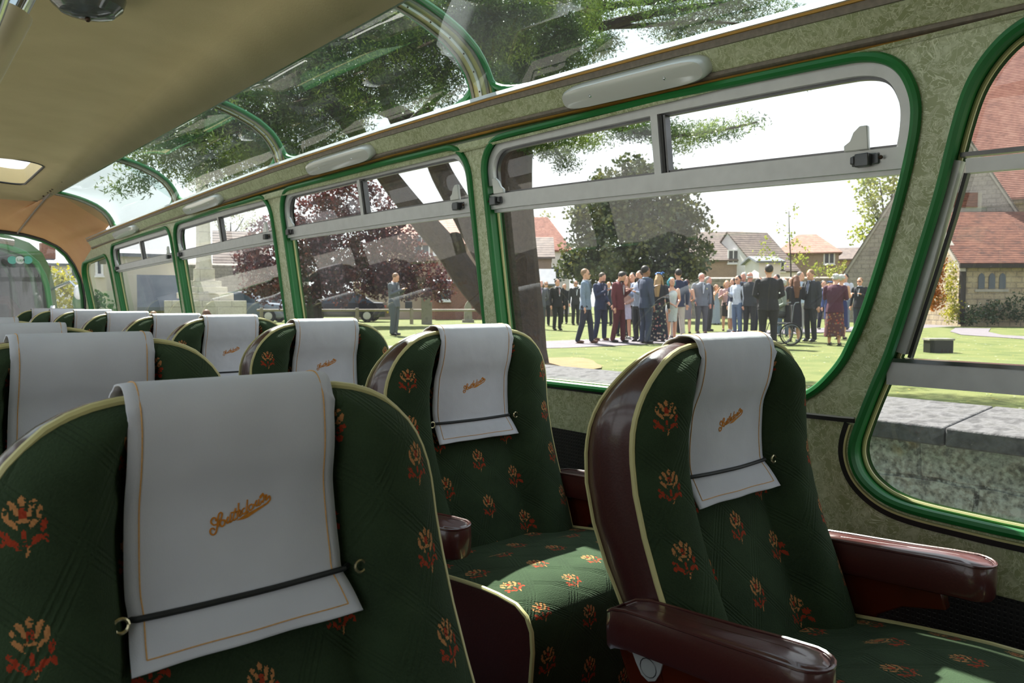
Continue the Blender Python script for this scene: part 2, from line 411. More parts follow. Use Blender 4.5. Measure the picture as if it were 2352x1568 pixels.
# window openings (distance along the coach, height)
OP = {}
OP[1] = [(1.787, .90)] + arc(1.752, .901, .035, .035, 0, -90, 4)[1:] + [(1.6, .866), (1.385, .867), (1.15, .868), (.98, .870), (.89, .876), (.85, .883), (.815, .895), (.779, .915), (.75, .942), (.722, .98), (.703, 1.02), (.68, 1.07), (.655, 1.14), (.62, 1.25), (.592, 1.35), (.578, 1.41), (.570, 1.45), (.567, 1.49), (.575, 1.525), (.59, 1.555), (.615, 1.576), (.65, 1.588), (.70, 1.592), (1.15, 1.588), (1.45, 1.583)] + arc(1.687, 1.478, .10, .10, 90, 0, 6)
OP[1] = OP[1][::-1]
OP[2] = rrect(1.850, 3.222, .866, 1.582, (.035, .035, .11, .10))
OP[3] = rrect(3.325, 4.752, .866, 1.582, (.035, .035, .11, .11))
OP[4] = rrect(4.815, 6.285, .866, 1.580, (.035, .035, .10, .09))
OP[5] = [(6.40, .90), (6.43, .87), (7.27, .87), (7.31, .90), (7.31, 1.20)] + arc(7.19, 1.36, .12, .16, 0, 90, 6) + arc(6.52, 1.41, .12, .12, 90, 180, 6)
OP[0] = [(.409, .706), (.509, .709), (.57, .711), (.614, .716), (.645, .726), (.672, .743), (.692, .765), (.703, .795), (.703, .82), (.697, .845), (.675, .91), (.633, 1.02), (.571, 1.225), (.54, 1.33), (.522, 1.405), (.508, 1.46), (.49, 1.51), (.463, 1.55), (.43, 1.58), (.39, 1.597), (.33, 1.604), (-.35, 1.604), (-.45, 1.59), (-.53, 1.53), (-.55, 1.45), (-.55, .80), (-.52, .735), (-.45, .706)][::-1]
OP[1] = smooth_poly(OP[1], 2); OP[0] = smooth_poly(OP[0], 2)
SILLW = 1.655

def wall_face(side):
    fn = lambda Y, z: WP(Y, z, 0, side)
    nm = 'wall_right' if side > 0 else 'wall_left'
    o = fill([(-2.8, .0), (7.50, .0), (7.50, .98), (7.44, 1.06), (7.385, 1.15), (7.365, 1.25), (7.345, 1.36), (7.29, 1.46), (7.19, 1.53), (7.05, 1.565), (6.90, 1.60), (6.88, SILLW), (-2.8, SILLW)], [OP[i] for i in OP], (.16, .11), fn, nm, M_PEARL)
    o['kind'] = 'structure'; return o
wall_face(1); wall_face(-1)
def skin(side):                                             # the painted outer panels of the coach body
    fn = lambda Y, z: WP(Y, z, -0.05 - 0.25 * max(0, .5 - z) ** 2 * 0, side)
    hol = [offset_poly(OP[i], .012) for i in OP]
    o = fill([(-2.8, -.45), (7.52, -.45), (7.50, 1.0), (7.38, 1.3), (7.25, 1.5), (6.95, 1.6), (6.9, SILLW + .06), (-2.8, SILLW + .06)], hol, (.2, .16), fn, 'trim_1' if side > 0 else 'trim_2', M_PAINT)
    o['kind'] = 'structure'
M_PAINT = mat('apple_green_coachwork', (58, 100, 50), 0.25, 0, 0.04, 4, coat=0.5)
skin(1); skin(-1)

def strip(name, path, m, side, off, wdt, dep, parent=None, closed=False, kind=True):
    # flat bar of width wdt (in the wall plane) and depth dep following path of (Y, z)
    N = len(path); rings = []
    for i in range(N):
        a = Vector(path[i-1] if (closed or i > 0) else path[0]); c = Vector(path[(i+1) % N] if (closed or i < N-1) else path[-1])
        tdir = (c - a).normalized(); nn = Vector((-tdir.y, tdir.x)); p = Vector(path[i])
        q = [(p - nn*wdt/2, off), (p + nn*wdt/2, off), (p + nn*wdt/2, off + dep), (p - nn*wdt/2, off + dep)]
        rings.append([WP(v.x, v.y, o_, side) for v, o_ in q])
    if closed: rings.append(rings[0])
    mb = MB(); mb.loft(rings, True, not closed)
    o = mb.build(name, m, parent)
    if parent is None and kind: o['kind'] = 'structure'
    return o
def densify(poly, step=.06, closed=True):
    out = []; n = len(poly)
    for i in range(n if closed else n - 1):
        a = Vector(poly[i]); b = Vector(poly[(i+1) % n]); k = max(1, int((b - a).length / step))
        out += [tuple(a + (b - a) * j / k) for j in range(k)]
    if not closed: out.append(tuple(poly[-1]))
    return out
def wtube(poly, side, off, r, mb=None, n=8, closed=True):
    mb = mb or MB(); mb.tube([WP(y, z, off, side) for y, z in poly], r, n, closed); return mb

def make_window(i, side, divY=None, tz=(1.378, 1.420), latches=()):
    op = densify(OP[i]); nm = 'window_%d' % (i + 1 if side > 0 else i + 7)
    g = fill(offset_poly(op, .002), [], (.2, .15), lambda Y, z: WP(Y, z, -.034, side), nm, M_GLASS)
    g['kind'] = 'structure'
    wtube(offset_poly(op, .004), side, .004, .0095).build('rubber_seal', M_GREENRUB, g)
    a = offset_poly(op, .006); mb = MB()
    mb.loft([[WP(y, z, .004, side) for y, z in a], [WP(y, z, -.045, side) for y, z in a]], True, False).build('reveal', M_GREENRUB, g)
    wtube(offset_poly(op, .010), side, -.030, .004, n=6).build('glazing_bead', M_CREAMEDGE, g)
    if divY is None: return g
    # aluminium sliding toplight: frame round the top, transom rail, mullion
    top = [p for p in offset_poly(op, .022) if p[1] > tz[0]]
    k = max(range(len(top)), key=lambda j: (Vector(top[j]) - Vector(top[j-1])).length); top = top[k:] + top[:k]
    strip('toplight_frame', top, M_ALU, side, -.028, .024, .022, g)
    strip('frame_lip', [p for p in [(Vector(a_) * 1.0).to_tuple() for a_ in offset_poly(top, 0)]], M_STEEL, side, -.030, .034, .010, g)
    ys = [p[0] for p in offset_poly(op, .010) if tz[0] - .06 < p[1] < tz[1] + .06]; y0, y1 = min(ys), max(ys)
    zc = (tz[0] + tz[1]) / 2
    seg = [(y0 + (y1 - y0) * j / 10, zc) for j in range(11)]
    strip('transom_rail', seg, M_ALU, side, -.030, tz[1] - tz[0], .026, g)
    strip('transom_lip', [(y, z - .024) for y, z in seg], M_ALU, side, -.030, .012, .014, g)
    strip('transom_channel', [(y, z + .024) for y, z in seg], M_STEEL, side, -.030, .006, .018, g)
    zt = max(p[1] for p in op) - .03
    strip('mullion', [(divY, tz[1]), (divY, zt)], M_ALU, side, -.030, .020, .024, g)
    strip('sliding_seal', [(divY - .018, tz[1]), (divY - .018, zt - .01)], M_BLACKRUB, side, -.028, .008, .020, g)
    strip('sliding_edge', [(divY - .026, tz[1]), (divY - .026, zt - .01)], M_STEEL, side, -.028, .006, .018, g)
    for ly in latches:
        d = 1 if ly < divY else -1
        c = WP(ly, zc + .002, -.002, side); mb = MB()
        mb.cbox(c, (.006, .050, .020)); mb.cbox(c + Vector((-.010*side, 0, -.002)), (.016, .026, .024)); mb.cbox(c + Vector((-.008*side, .020*d, 0)), (.008, .008, .014))
        l = mb.build('latch', M_STEEL, g, bevel=.002)
        p = [(ly + .012*d*q[0], tz[1] + q[1]) for q in ((0, 0), (3.2, 0), (3.2, .012), (2.2, .020), (1.6, .036), (0.6, .046), (-.6, .046), (-.6, 0))]
        rr = [[WP(y, z, o_, side) for y, z in p] for o_ in (.002, -.008)]
        MB().loft(rr).build('finger_tab', M_OPAL, g, bevel=.002)
        MB().ball(c + Vector((-.006*side, -.030*d, 0)), .004, 8, 5).build('screw', M_SCREW, g)
    return g
for side in (1, -1):
    make_window(1, side, 1.15, latches=(.665, 1.745))
    make_window(2, side, 2.54, latches=(1.93, 3.17))
    make_window(3, side, 4.03, latches=(3.42, 4.70))
    make_window(4, side, 5.53, latches=(4.92, 6.20))
    make_window(5, side)
    g = make_window(0, side)
    # half-drop quarter light: a metal framed pane standing inside the opening
    strip('upper_rail', [(.50 - .1*j, 1.372) for j in range(10)], M_ALU, side, -.028, .026, .020, g)
    strip('upper_rail_lip', [(.51 - .1*j, 1.394) for j in range(10)], M_STEEL, side, -.030, .008, .018, g)
    strip('side_rail', [(.517, 1.385), (.539, 1.30), (.565, 1.20), (.594, 1.10), (.621, 1.01)], M_ALU, side, -.028, .021, .020, g)
    strip('side_rail_seal', [(.503, 1.36), (.524, 1.28), (.550, 1.19), (.580, 1.09), (.607, 1.00)], M_BLACKRUB, side, -.030, .006, .014, g)
    strip('lower_rail', [(.640 - .1*j, .968) for j in range(11)], M_ALU, side, -.028, .048, .028, g)
    strip('lower_rail_lip', [(.645 - .1*j, .995) for j in range(11)], M_CHROME, side, -.028, .008, .032, g)

# ------------------------------------------------- cornice above the windows, with its beads and lamps
def extr(name, prof, ys, m, side, kind='structure', parent=None, closed=False):
    rings = []
    for Y in ys:
        r = []
        for x, z in prof:
            dx = .05 * ((Y - 6.6) / .9) ** 2 if Y > 6.6 else 0
            xx = x - dx
            r.append(Vector((xx if side > 0 else 2*CX - xx, Y, z + droop(Y))))
        rings.append(r)
    mb = MB(); mb.loft(rings, closed, closed)
    o = mb.build(name, m, parent, auto=40)
    if parent is None: o['kind'] = kind
    return o
YS = [-2.8 + .3 * i for i in range(33)] + [6.86]
tn = 3
for side in (1, -1):
    f = extr('trim_%d' % tn, [(1.352, 1.657), (1.386, 1.604), (1.40, 1.604), (1.40, 1.657)], YS, M_PEARL, side, closed=True); tn += 1
    extr('gutter_rail', [(1.336, 1.676), (1.342, 1.688), (1.360, 1.692), (1.425, 1.698), (1.425, 1.670), (1.356, 1.668), (1.350, 1.672)], YS, M_ALU, side, parent=f, closed=True)
    extr('gold_line', [(1.340, 1.670), (1.340, 1.6755), (1.352, 1.6755), (1.352, 1.670)], YS, M_GOLD, side, parent=f, closed=True)
    extr('grey_strip', [(1.347, 1.656), (1.344, 1.6695), (1.36, 1.6695), (1.36, 1.656)], YS, M_BEAD, side, parent=f, closed=True)
    extr('brown_bead', [(1.380, 1.6015), (1.374, 1.606), (1.374, 1.612), (1.380, 1.6165), (1.39, 1.612), (1.39, 1.6015)], YS, M_BEAD, side, parent=f, closed=True)
    extr('gold_bead', [(1.384, 1.5965), (1.380, 1.5995), (1.384, 1.6025), (1.395, 1.6025), (1.395, 1.5965)], YS, M_GOLD, side, parent=f, closed=True)
    # black edging where the lower panel meets the window panel
    pth = densify([(7.2, .860), (1.70, .860), (1.2, .861), (.95, .863), (.82, .866), (.728, .867), (.698, .868)], .15, False)
    q = strip('trim_%d' % tn, pth, M_BLACKRUB, side, 0.0, .008, .004); tn += 1
    strip('silver_line', [(a, b + .0055) for a, b in pth], M_ALU, side, 0.0, .003, .005, q)
    o2 = offset_poly(densify(OP[0]), -.020); o2 = [p for p in o2 if p[1] < .87 and p[0] > -.5]
    k = max(range(len(o2)), key=lambda j: (Vector(o2[j]) - Vector(o2[j-1])).length); o2 = o2[k:] + o2[:k]
    strip('window_edging', o2, M_BLACKRUB, side, 0.0, .010, .005, q)
    o3 = offset_poly(densify(OP[0]), -.0125); o3 = [p for p in o3 if p[1] < .87 and p[0] > -.5]
    k = max(range(len(o3)), key=lambda j: (Vector(o3[j]) - Vector(o3[j-1])).length); o3 = o3[k:] + o3[:k]
    strip('cream_edging', o3, M_CREAMEDGE, side, 0.0, .004, .006, q)
    # perforated black lining under the panels
    mb = MB(); rows = []
    for z in (FLOORZ, .3, .45, 'top'):
        rows.append([WP(Y, (z if z != 'top' else (.748 if Y > 1.02 else .600)), .008, side) for Y in [-2.8, -1.5, -.5, 0, .5, 1.0, 1.019, 1.021] + [1.1 + .4*i for i in range(16)]])
    o = mb.grid(rows).build('trim_%d' % tn, M_PERF); o['kind'] = 'structure'; tn += 1

def make_lamp(y0, y1, side, label, grp):
    L_ = y1 - y0; zc = 1.631; o = None
    # lens: rounded oblong cushion lying on the sloping fascia
    n = 28; rings = []
    for s, h in ((1.0, 0.0), (1.0, .012), (.965, .022), (.86, .029), (.5, .032), (.02, .033)):
        ring = []
        for j in range(n):
            a = 2*PI*j/n; ca, sa = math.cos(a), math.sin(a)
            u = math.copysign(abs(ca) ** .28, ca) * (L_/2 - (1 - s) * .05) if s > .4 else math.copysign(abs(ca) ** .28, ca) * L_/2 * s
            v = math.copysign(abs(sa) ** .62, sa) * .029 * (s if s > .4 else s)
            u -= .018 * sa * (1 if ca > 0 else -1) * 0
            ring.append((u, v, h))
        rings.append(ring)
    yc = (y0 + y1) / 2; slope = Vector((1.386 - 1.352, 0, 1.604 - 1.657)).normalized(); nrm = Vector((-.8415, 0, -.5402))
    def mp(u, v, h):
        Y = yc + u; p = Vector((1.369, Y, zc)) - slope * v + nrm * (h + .0005)
        x = p.x if side > 0 else 2*CX - p.x
        return Vector((x, 0, p.z + droop(Y) - zc - droop(yc)))+ Vector((0, Y - yc, 0))
    org = Vector((0, yc, zc + droop(yc)))
    t_ = thing('cornice_lamp', label, 'lamp', org, 0, grp)
    MB().loft([[mp(*q) for q in r] for r in rings]).build('lens', M_OPAL, t_)
    for u in (-L_*.26, L_*.26):
        MB().ball(mp(u, 0, .031), .0045, 8, 5).build('screw', M_CHROME, t_)
names = ['above the window nearest the camera', 'above the second sliding window', 'above the third sliding window', 'above the rearmost sliding window, beyond the others']
for k, (a, b) in enumerate(((.975, 1.405), (2.37, 2.87), (3.87, 4.42), (5.45, 6.02))):
    make_lamp(a, b, 1, 'opal oblong lamp on the green cornice ' + names[k], 'opal cornice lamps')

# ------------------------------------------------- roof: glazed coves between ribs, flat lining in the middle
COVE = [(1.428, 1.700), (1.415, 1.755), (1.392, 1.800), (1.355, 1.842), (1.305, 1.876), (1.246, 1.903), (1.18, 1.925), (1.11, 1.941), (1.030, 1.953)]
def covept(s, Y, side, off=0.0):                            # s 0..1 from the rail up to the lining
    f = s * (len(COVE) - 1); i = min(int(f), len(COVE) - 2); u = f - i
    x = COVE[i][0] + (COVE[i+1][0] - COVE[i][0]) * u; z = COVE[i][1] + (COVE[i+1][1] - COVE[i][1]) * u
    tx = COVE[min(i+1, 8)][0] - COVE[max(i-1, 0)][0]; tz = COVE[min(i+1, 8)][1] - COVE[max(i-1, 0)][1]
    n = Vector((-tz, tx)); n.normalize(); 
    if n.x > 0 and False: n = -n
    # inward normal points to the saloon
    nn = Vector((-abs(tz), -abs(tx))).normalized()
    x += nn.x * off; z += nn.y * off
    return Vector((x if side > 0 else 2*CX - x, Y, z + droop(Y)))
RIBS = [-1.155, .34, 1.815, 3.27, 4.78, 6.33]
wn = 14
for side in (1, -1):
    prev = -1.25
    edges = [(-2.7, -1.2), (-1.11, .29)] + [(RIBS[i] + .045, RIBS[i+1] - .045) for i in range(1, 5)]
    for (a, b) in edges:
        poly = rrect(a, b, .02, .985, (.0, .0, .0, .0), 1)
        rr = .11; ra = .09
        poly = (arc(a + .16, .02 + rr, .16, rr, 180, 270, 6) + arc(b - .16, .02 + rr, .16, rr, 270, 360, 6) + arc(b - .05, .985 - .03, .05, .03, 0, 90, 3) + arc(a + .05, .985 - .03, .05, .03, 90, 180, 3))
        poly = densify(poly, .07)
        g = fill([(a - .03, .0), (b + .03, .0), (b + .03, 1.0), (a - .03, 1.0)], [], (.2, .05), lambda Y, s: covept(s, Y, side, -.004), 'window_%d' % wn, M_SKYGLASS if b > .3 else M_CEIL)  # unseen front coves made opaque to keep sky light off the seat fronts
        g['kind'] = 'structure'; wn += 1
        MB().tube([covept(s, Y, side, .006) for Y, s in poly], .010, 8, True).build('rubber_seal', M_GREENRUB, g)
        fo = [(a - .03, .0), (b + .03, .0), (b + .03, 1.0), (a - .03, 1.0)]
        fill(densify(fo, .1), [offset_poly(poly, .0)], (.25, .3), lambda Y, s: covept(s, Y, side, .002), 'corner_panel', M_RIB, g)
    for Y in RIBS:
        mb = MB()
        rows = [[covept(s/14, Y + d, side, o_) for d, o_ in ((-.052, .0), (-.046, .014), (.046, .014), (.052, .0))] for s in range(15)]
        r = mb.loft(rows, False, False).build('trim_%d' % tn, M_RIB); r['kind'] = 'structure'; tn += 1
        for d in (-.036, .0, .036):
            rows = [[covept(s/14, Y + d + e, side, o_) for e, o_ in ((-.006, .013), (-.006, .018), (.006, .018), (.006, .013))] for s in range(15)]
            MB().loft(rows, False, False).build('channel_strip', M_ALU if d == 0 else M_BEAD, r)
        mb = MB()
        for s in range(1, 14, 2): mb.ball(covept(s/14, Y, side, .0185), .0028, 6, 4)
        mb.build('screws', M_SCREW, r)
        for d in (-.053, .053):
            MB().tube([covept(s/14, Y + d, side, .008) for s in range(15)], .0055, 6).build('green_edging', M_GREENRUB, r)

def ceilz(x, Y): return 1.953 + .045 * (1 - min(1, abs((x - CX) / .575)) ** 2) + droop(Y)
hatch = rrect(.06, .85, 5.40, 6.32, (.10, .10, .10, .10), 5)
ce = fill([(CX - .585, -2.8), (CX + .585, -2.8), (CX + .585, 6.86), (CX - .585, 6.86)], [hatch], (.13, .22), lambda x, Y: Vector((x, Y, ceilz(x, Y))), 'ceiling', M_CEIL, thick=.012)
ce['kind'] = 'structure'
hp = densify(hatch, .08)
MB().loft([[Vector((x, Y, ceilz(x, Y) - .006)) for x, Y in hp], [Vector((x, Y, ceilz(x, Y) + .10)) for x, Y in hp]], True, False).build('hatch_rim', M_CEIL, ce)
MB().tube([(x, Y, ceilz(x, Y) - .004) for x, Y in hp], .007, 6, True).build('hatch_edging', M_BLACKRUB, ce)
mb = MB()
for Y in [-1 + .36*i for i in range(22)]:
    for x in (CX + .552, CX - .552): mb.ball((x, Y, ceilz(x, Y) - .009), .0075, 8, 4)
for Y in RIBS:
    for dd in (-.05, .05): mb.ball((CX + .552, Y + dd, ceilz(CX + .552, Y) - .009), .0075, 8, 4)
mb.build('edge_screws', M_SCREW, ce)
extr('edge_strip', [(1.020, 1.949), (1.020, 1.944), (1.040, 1.946), (1.040, 1.951)], YS, M_BEAD, 1, parent=ce, closed=True)

# rear dome lining and rear window
RWIN = [(0.00, 1.700), (.25, 1.698), (.45, 1.690), (.58, 1.672), (.70, 1.632), (.80, 1.575), (.865, 1.50), (.915, 1.40), (.952, 1.28), (.966, 1.15), (.970, 1.0), (.970, .86)]
def rearY(x): return 7.86 - .38 * (abs(x) / 1.0) ** 2.6
def rwp(x, z, sx, off=0.0): return Vector((CX + sx * x, rearY(x) - off, z))
archA = []
for i in range(5): archA.append(Vector((i * .1437, 6.86, 0)))
for v in archA: v.z = ceilz(CX + v.x, 6.84) - .003
for yy in (6.70, 6.54, 6.40): archA.append(Vector((.570, yy, ceilz(CX + .57, yy) - .003)))
for s in range(8, -1, -1):
    p = covept(s / 8, 6.38, 1, .004); archA.append(Vector((p.x - CX, 6.37, p.z)))
archA = archA[:-1] + [Vector((.962, 6.55, 1.66)), Vector((.955, 6.85, 1.575)), Vector((.945, 7.05, 1.50)), Vector((.940, 7.17, 1.46)), Vector((.945, 7.25, 1.40)), Vector((.955, 7.31, 1.33)), Vector((.965, 7.335, 1.23)), Vector((.978, 7.35, 1.13)), Vector((.992, 7.40, 1.0))]
def resample(P, n):
    L_ = [0]
    for a, b in zip(P, P[1:]): L_.append(L_[-1] + (b - a).length)
    out = []
    for i in range(n):
        d = L_[-1] * i / (n - 1); j = 0
        while j < len(P) - 2 and L_[j+1] < d: j += 1
        u = (d - L_[j]) / max(1e-9, L_[j+1] - L_[j]); out.append(P[j] + (P[j+1] - P[j]) * min(1, max(0, u)))
    return out
NB = 40
A_ = resample(archA, NB)
B_ = resample([Vector((x, rearY(x), z)) for x, z in RWIN[:-1]], NB)
for sx, nm in ((1, 'wall_rear'), (-1, 'wall_rear_left')):
    rows = []
    for j in range(9):
        u = j / 8; row = []
        for i in range(NB):
            p = A_[i].lerp(B_[i], u); bul = math.sin(PI * u) * .06
            out = Vector((A_[i].x * .6, .5, .6)).normalized()
            p = p + out * bul * (1 - .6 * i / NB); row.append(Vector((CX + sx * p.x, p.y, p.z)))
        rows.append(row)
    o = MB().grid(rows).build(nm, M_DOME, auto=60); o['kind'] = 'structure'
    MB().tube([r[14] + Vector((0, -.004, -.004)) for r in rows], .007, 6).build('seam_strip', M_BEAD, o)
    MB().tube([r + Vector((0, -.004, -.004)) for r in rows[0][:14]], .007, 6).build('front_seam', M_BEAD, o)
full = [(-x, z) for x, z in RWIN[::-1]] + RWIN[1:]
def arcpath(off, grow=0.0):
    return [Vector((CX + x * (1 + grow), rearY(abs(x)) - off, z + (grow * .35 if z > 1.2 else 0))) for x, z in full]
g = MB()
rows = []
for j in range(9):
    rows.append([Vector((CX + x, rearY(abs(x)), .86 + (z - .86) * j / 8)) for x, z in full])
g = MB().grid(rows).build('window_13', M_GLASS, auto=60); g['kind'] = 'structure'
closedp = arcpath(.01)
MB().tube(closedp, .020, 8).build('rubber_seal', M_GREENRUB, g)
MB().tube(arcpath(.03, .030), .026, 8).build('black_surround', M_BLACKRUB, g)
MB().tube(arcpath(.045, .058), .009, 8).build('chrome_surround', M_ALU, g)
# body below and around the rear window
mb = MB()
xs = [-1 + .1*i for i in range(21)]
mb.grid([[Vector((CX + x * .985, rearY(abs(x)) + .0, z)) for x in xs] for z in (.0, .4, .86)])
o = mb.build('wall_rear_lower', M_PEARL, auto=60); o['kind'] = 'structure'; o['label'] = 'green panel under the rear window'
MB().tube([Vector((CX + x * .985, rearY(abs(x)) - .012, .865)) for x in xs], .014, 8).build('sill_bead', M_GREENRUB, o)
for sx in (1, -1):
    mb = MB(); rows = []
    for z in (.0, .5, .87, 1.0, 1.1):
        a = WP(7.48, z, 0, 1); b = [p for p in RWIN]
        xb = .970 if z < 1.15 else (.952 if z < 1.35 else .925 if z < 1.45 else .90)
        rows.append([Vector((CX + sx * (a.x - CX), a.y, a.z)), Vector((CX + sx * xb, rearY(xb) , z + (0)))])
    o = mb.grid(rows).build('trim_%d' % tn, M_PEARL); o['kind'] = 'structure'; tn += 1
# outer roof skin and floor
o = fill([(CX - .62, -2.8), (CX + .62, -2.8), (CX + .62, 6.95), (CX - .62, 6.95)], [hatch], (.13, .3), lambda x, Y: Vector((x, Y, 1.968 + .055*(1 - ((x - CX)/.62)**2) + droop(Y))), 'roof', M_PAINT)
o['kind'] = 'structure'
mb = MB(); mb.box((CX - 1.0, -2.8, FLOORZ - .04), (CX + 1.0, 7.5, FLOORZ)); o = mb.build('floor', M_CARPET, smooth=False); o['kind'] = 'structure'
fo0 = [(CX - 1.0, 0), (CX + 1.0, 0), (CX + 1.0, 1.0), (CX + .93, 1.62), (CX + .8, 1.82), (CX + .55, 1.90), (CX - .55, 1.90), (CX - .8, 1.82), (CX - .93, 1.62), (CX - 1.0, 1.0)]
fw = rrect(CX - .78, CX + .78, 1.02, 1.42, (.08, .08, .08, .08))
o = fill(fo0, [fw], (.2, .2), lambda x, z: Vector((x, -2.8, z)), 'wall_front', M_PEARL); o['kind'] = 'structure'  # unseen front end, added with a low windscreen to darken the seat fronts
o = fill(fw, [], (.3, .3), lambda x, z: Vector((x, -2.8, z)), 'window_40', M_GLASS); o['kind'] = 'structure'

# ================================================================== SEATS
# side profile of the backrest: height -> front seam, rear seam (metres behind the foot of the back)
ZB = [.40, .50, .61, .71, .78, .848, .906, .95, .985, 1.010, 1.026]
YF = [-.02, .005, .045, .086, .110, .125, .128, .125, .121, .120, .122]
YR = [.055, .085, .130, .185, .212, .222, .216, .202, .184, .172, .165]
HW = [.218, .222, .227, .230, .232, .233, .229, .212, .184, .140, .075]
def ip(xs, ys, x):
    if x <= xs[0]: return ys[0]
    for i in range(len(xs) - 1):
        if x <= xs[i+1]:
            u = (x - xs[i]) / (xs[i+1] - xs[i]); u = max(0, min(1, u))
            m0 = (ys[i+1] - ys[max(i-1, 0)]) / max(1e-6, xs[i+1] - xs[max(i-1, 0)]); m1 = (ys[min(i+2, len(xs)-1)] - ys[i]) / max(1e-6, xs[min(i+2, len(xs)-1)] - xs[i])
            h = xs[i+1] - xs[i]
            return (2*u**3 - 3*u*u + 1)*ys[i] + (u**3 - 2*u*u + u)*h*m0 + (-2*u**3 + 3*u*u)*ys[i+1] + (u**3 - u*u)*h*m1
    return ys[-1]
def outline(n_arc=11):                                      # front-view outline (x, z) from the right foot over the top to the left foot
    R = []
    zs = [.40, .46, .52, .58, .64, .70, .76, .82, .865]
    R = [(ip(ZB, HW, z), z) for z in zs]
    zc = .885; ry = 1.030 - zc; rx = .150; xc = .2325 - rx
    for i in range(n_arc + 1):
        a = PI/2 * i / n_arc; R.append((xc + rx * math.cos(a) ** .85 if i < n_arc else xc, zc + ry * math.sin(a) ** .95))
    top = [(xc * (1 - k / 4), 1.030 + .004 * math.sin(PI/2 * k / 4)) for k in range(1, 4)]
    right = R + top
    return right + [(0, 1.034)] + [(-x, z) for x, z in right[::-1]]
OUTL = outline()
def yfront(z): return ip(ZB, YF, z)
def yrear(z): return ip(ZB, YR, z)
def halfw(z):
    pts = [p for p in OUTL if p[0] >= 0][: ]
    best = None
    for (x0, z0), (x1, z1) in zip(pts, pts[1:]):
        if z0 <= z <= z1: return x0 + (x1 - x0) * (z - z0) / max(1e-9, z1 - z0)
    return pts[0][0] if z < pts[0][1] else 0.02

def centre_y(x, z):                                         # depth of the upholstered front
    w = max(.03, halfw(z)); e = w - abs(x); wing = .104 if z < .93 else max(.04, .104 - (z - .93) * .35)
    y = yfront(z)
    top = max(0.0, min(1.0, (1.028 - z) / .06)) ** .7
    if e < wing:
        s = max(0.0, e / wing)
        return y - .040 * (math.sin(PI * min(1, s * .78 + .02)) ** .75) * (.10 + .90 * top) + .010 * max(0, (s - .8) / .2)
    dd = (e - wing) / .014
    k = min(1.0, dd)
    edge = y - .040 * (math.sin(PI * .80) ** .75) * (.10 + .90 * top) + .010
    pil = .014 * top * (1 - (x / max(.05, w - wing)) ** 2)
    return edge * (1 - k) + (y + .024 * top) * k - pil * k

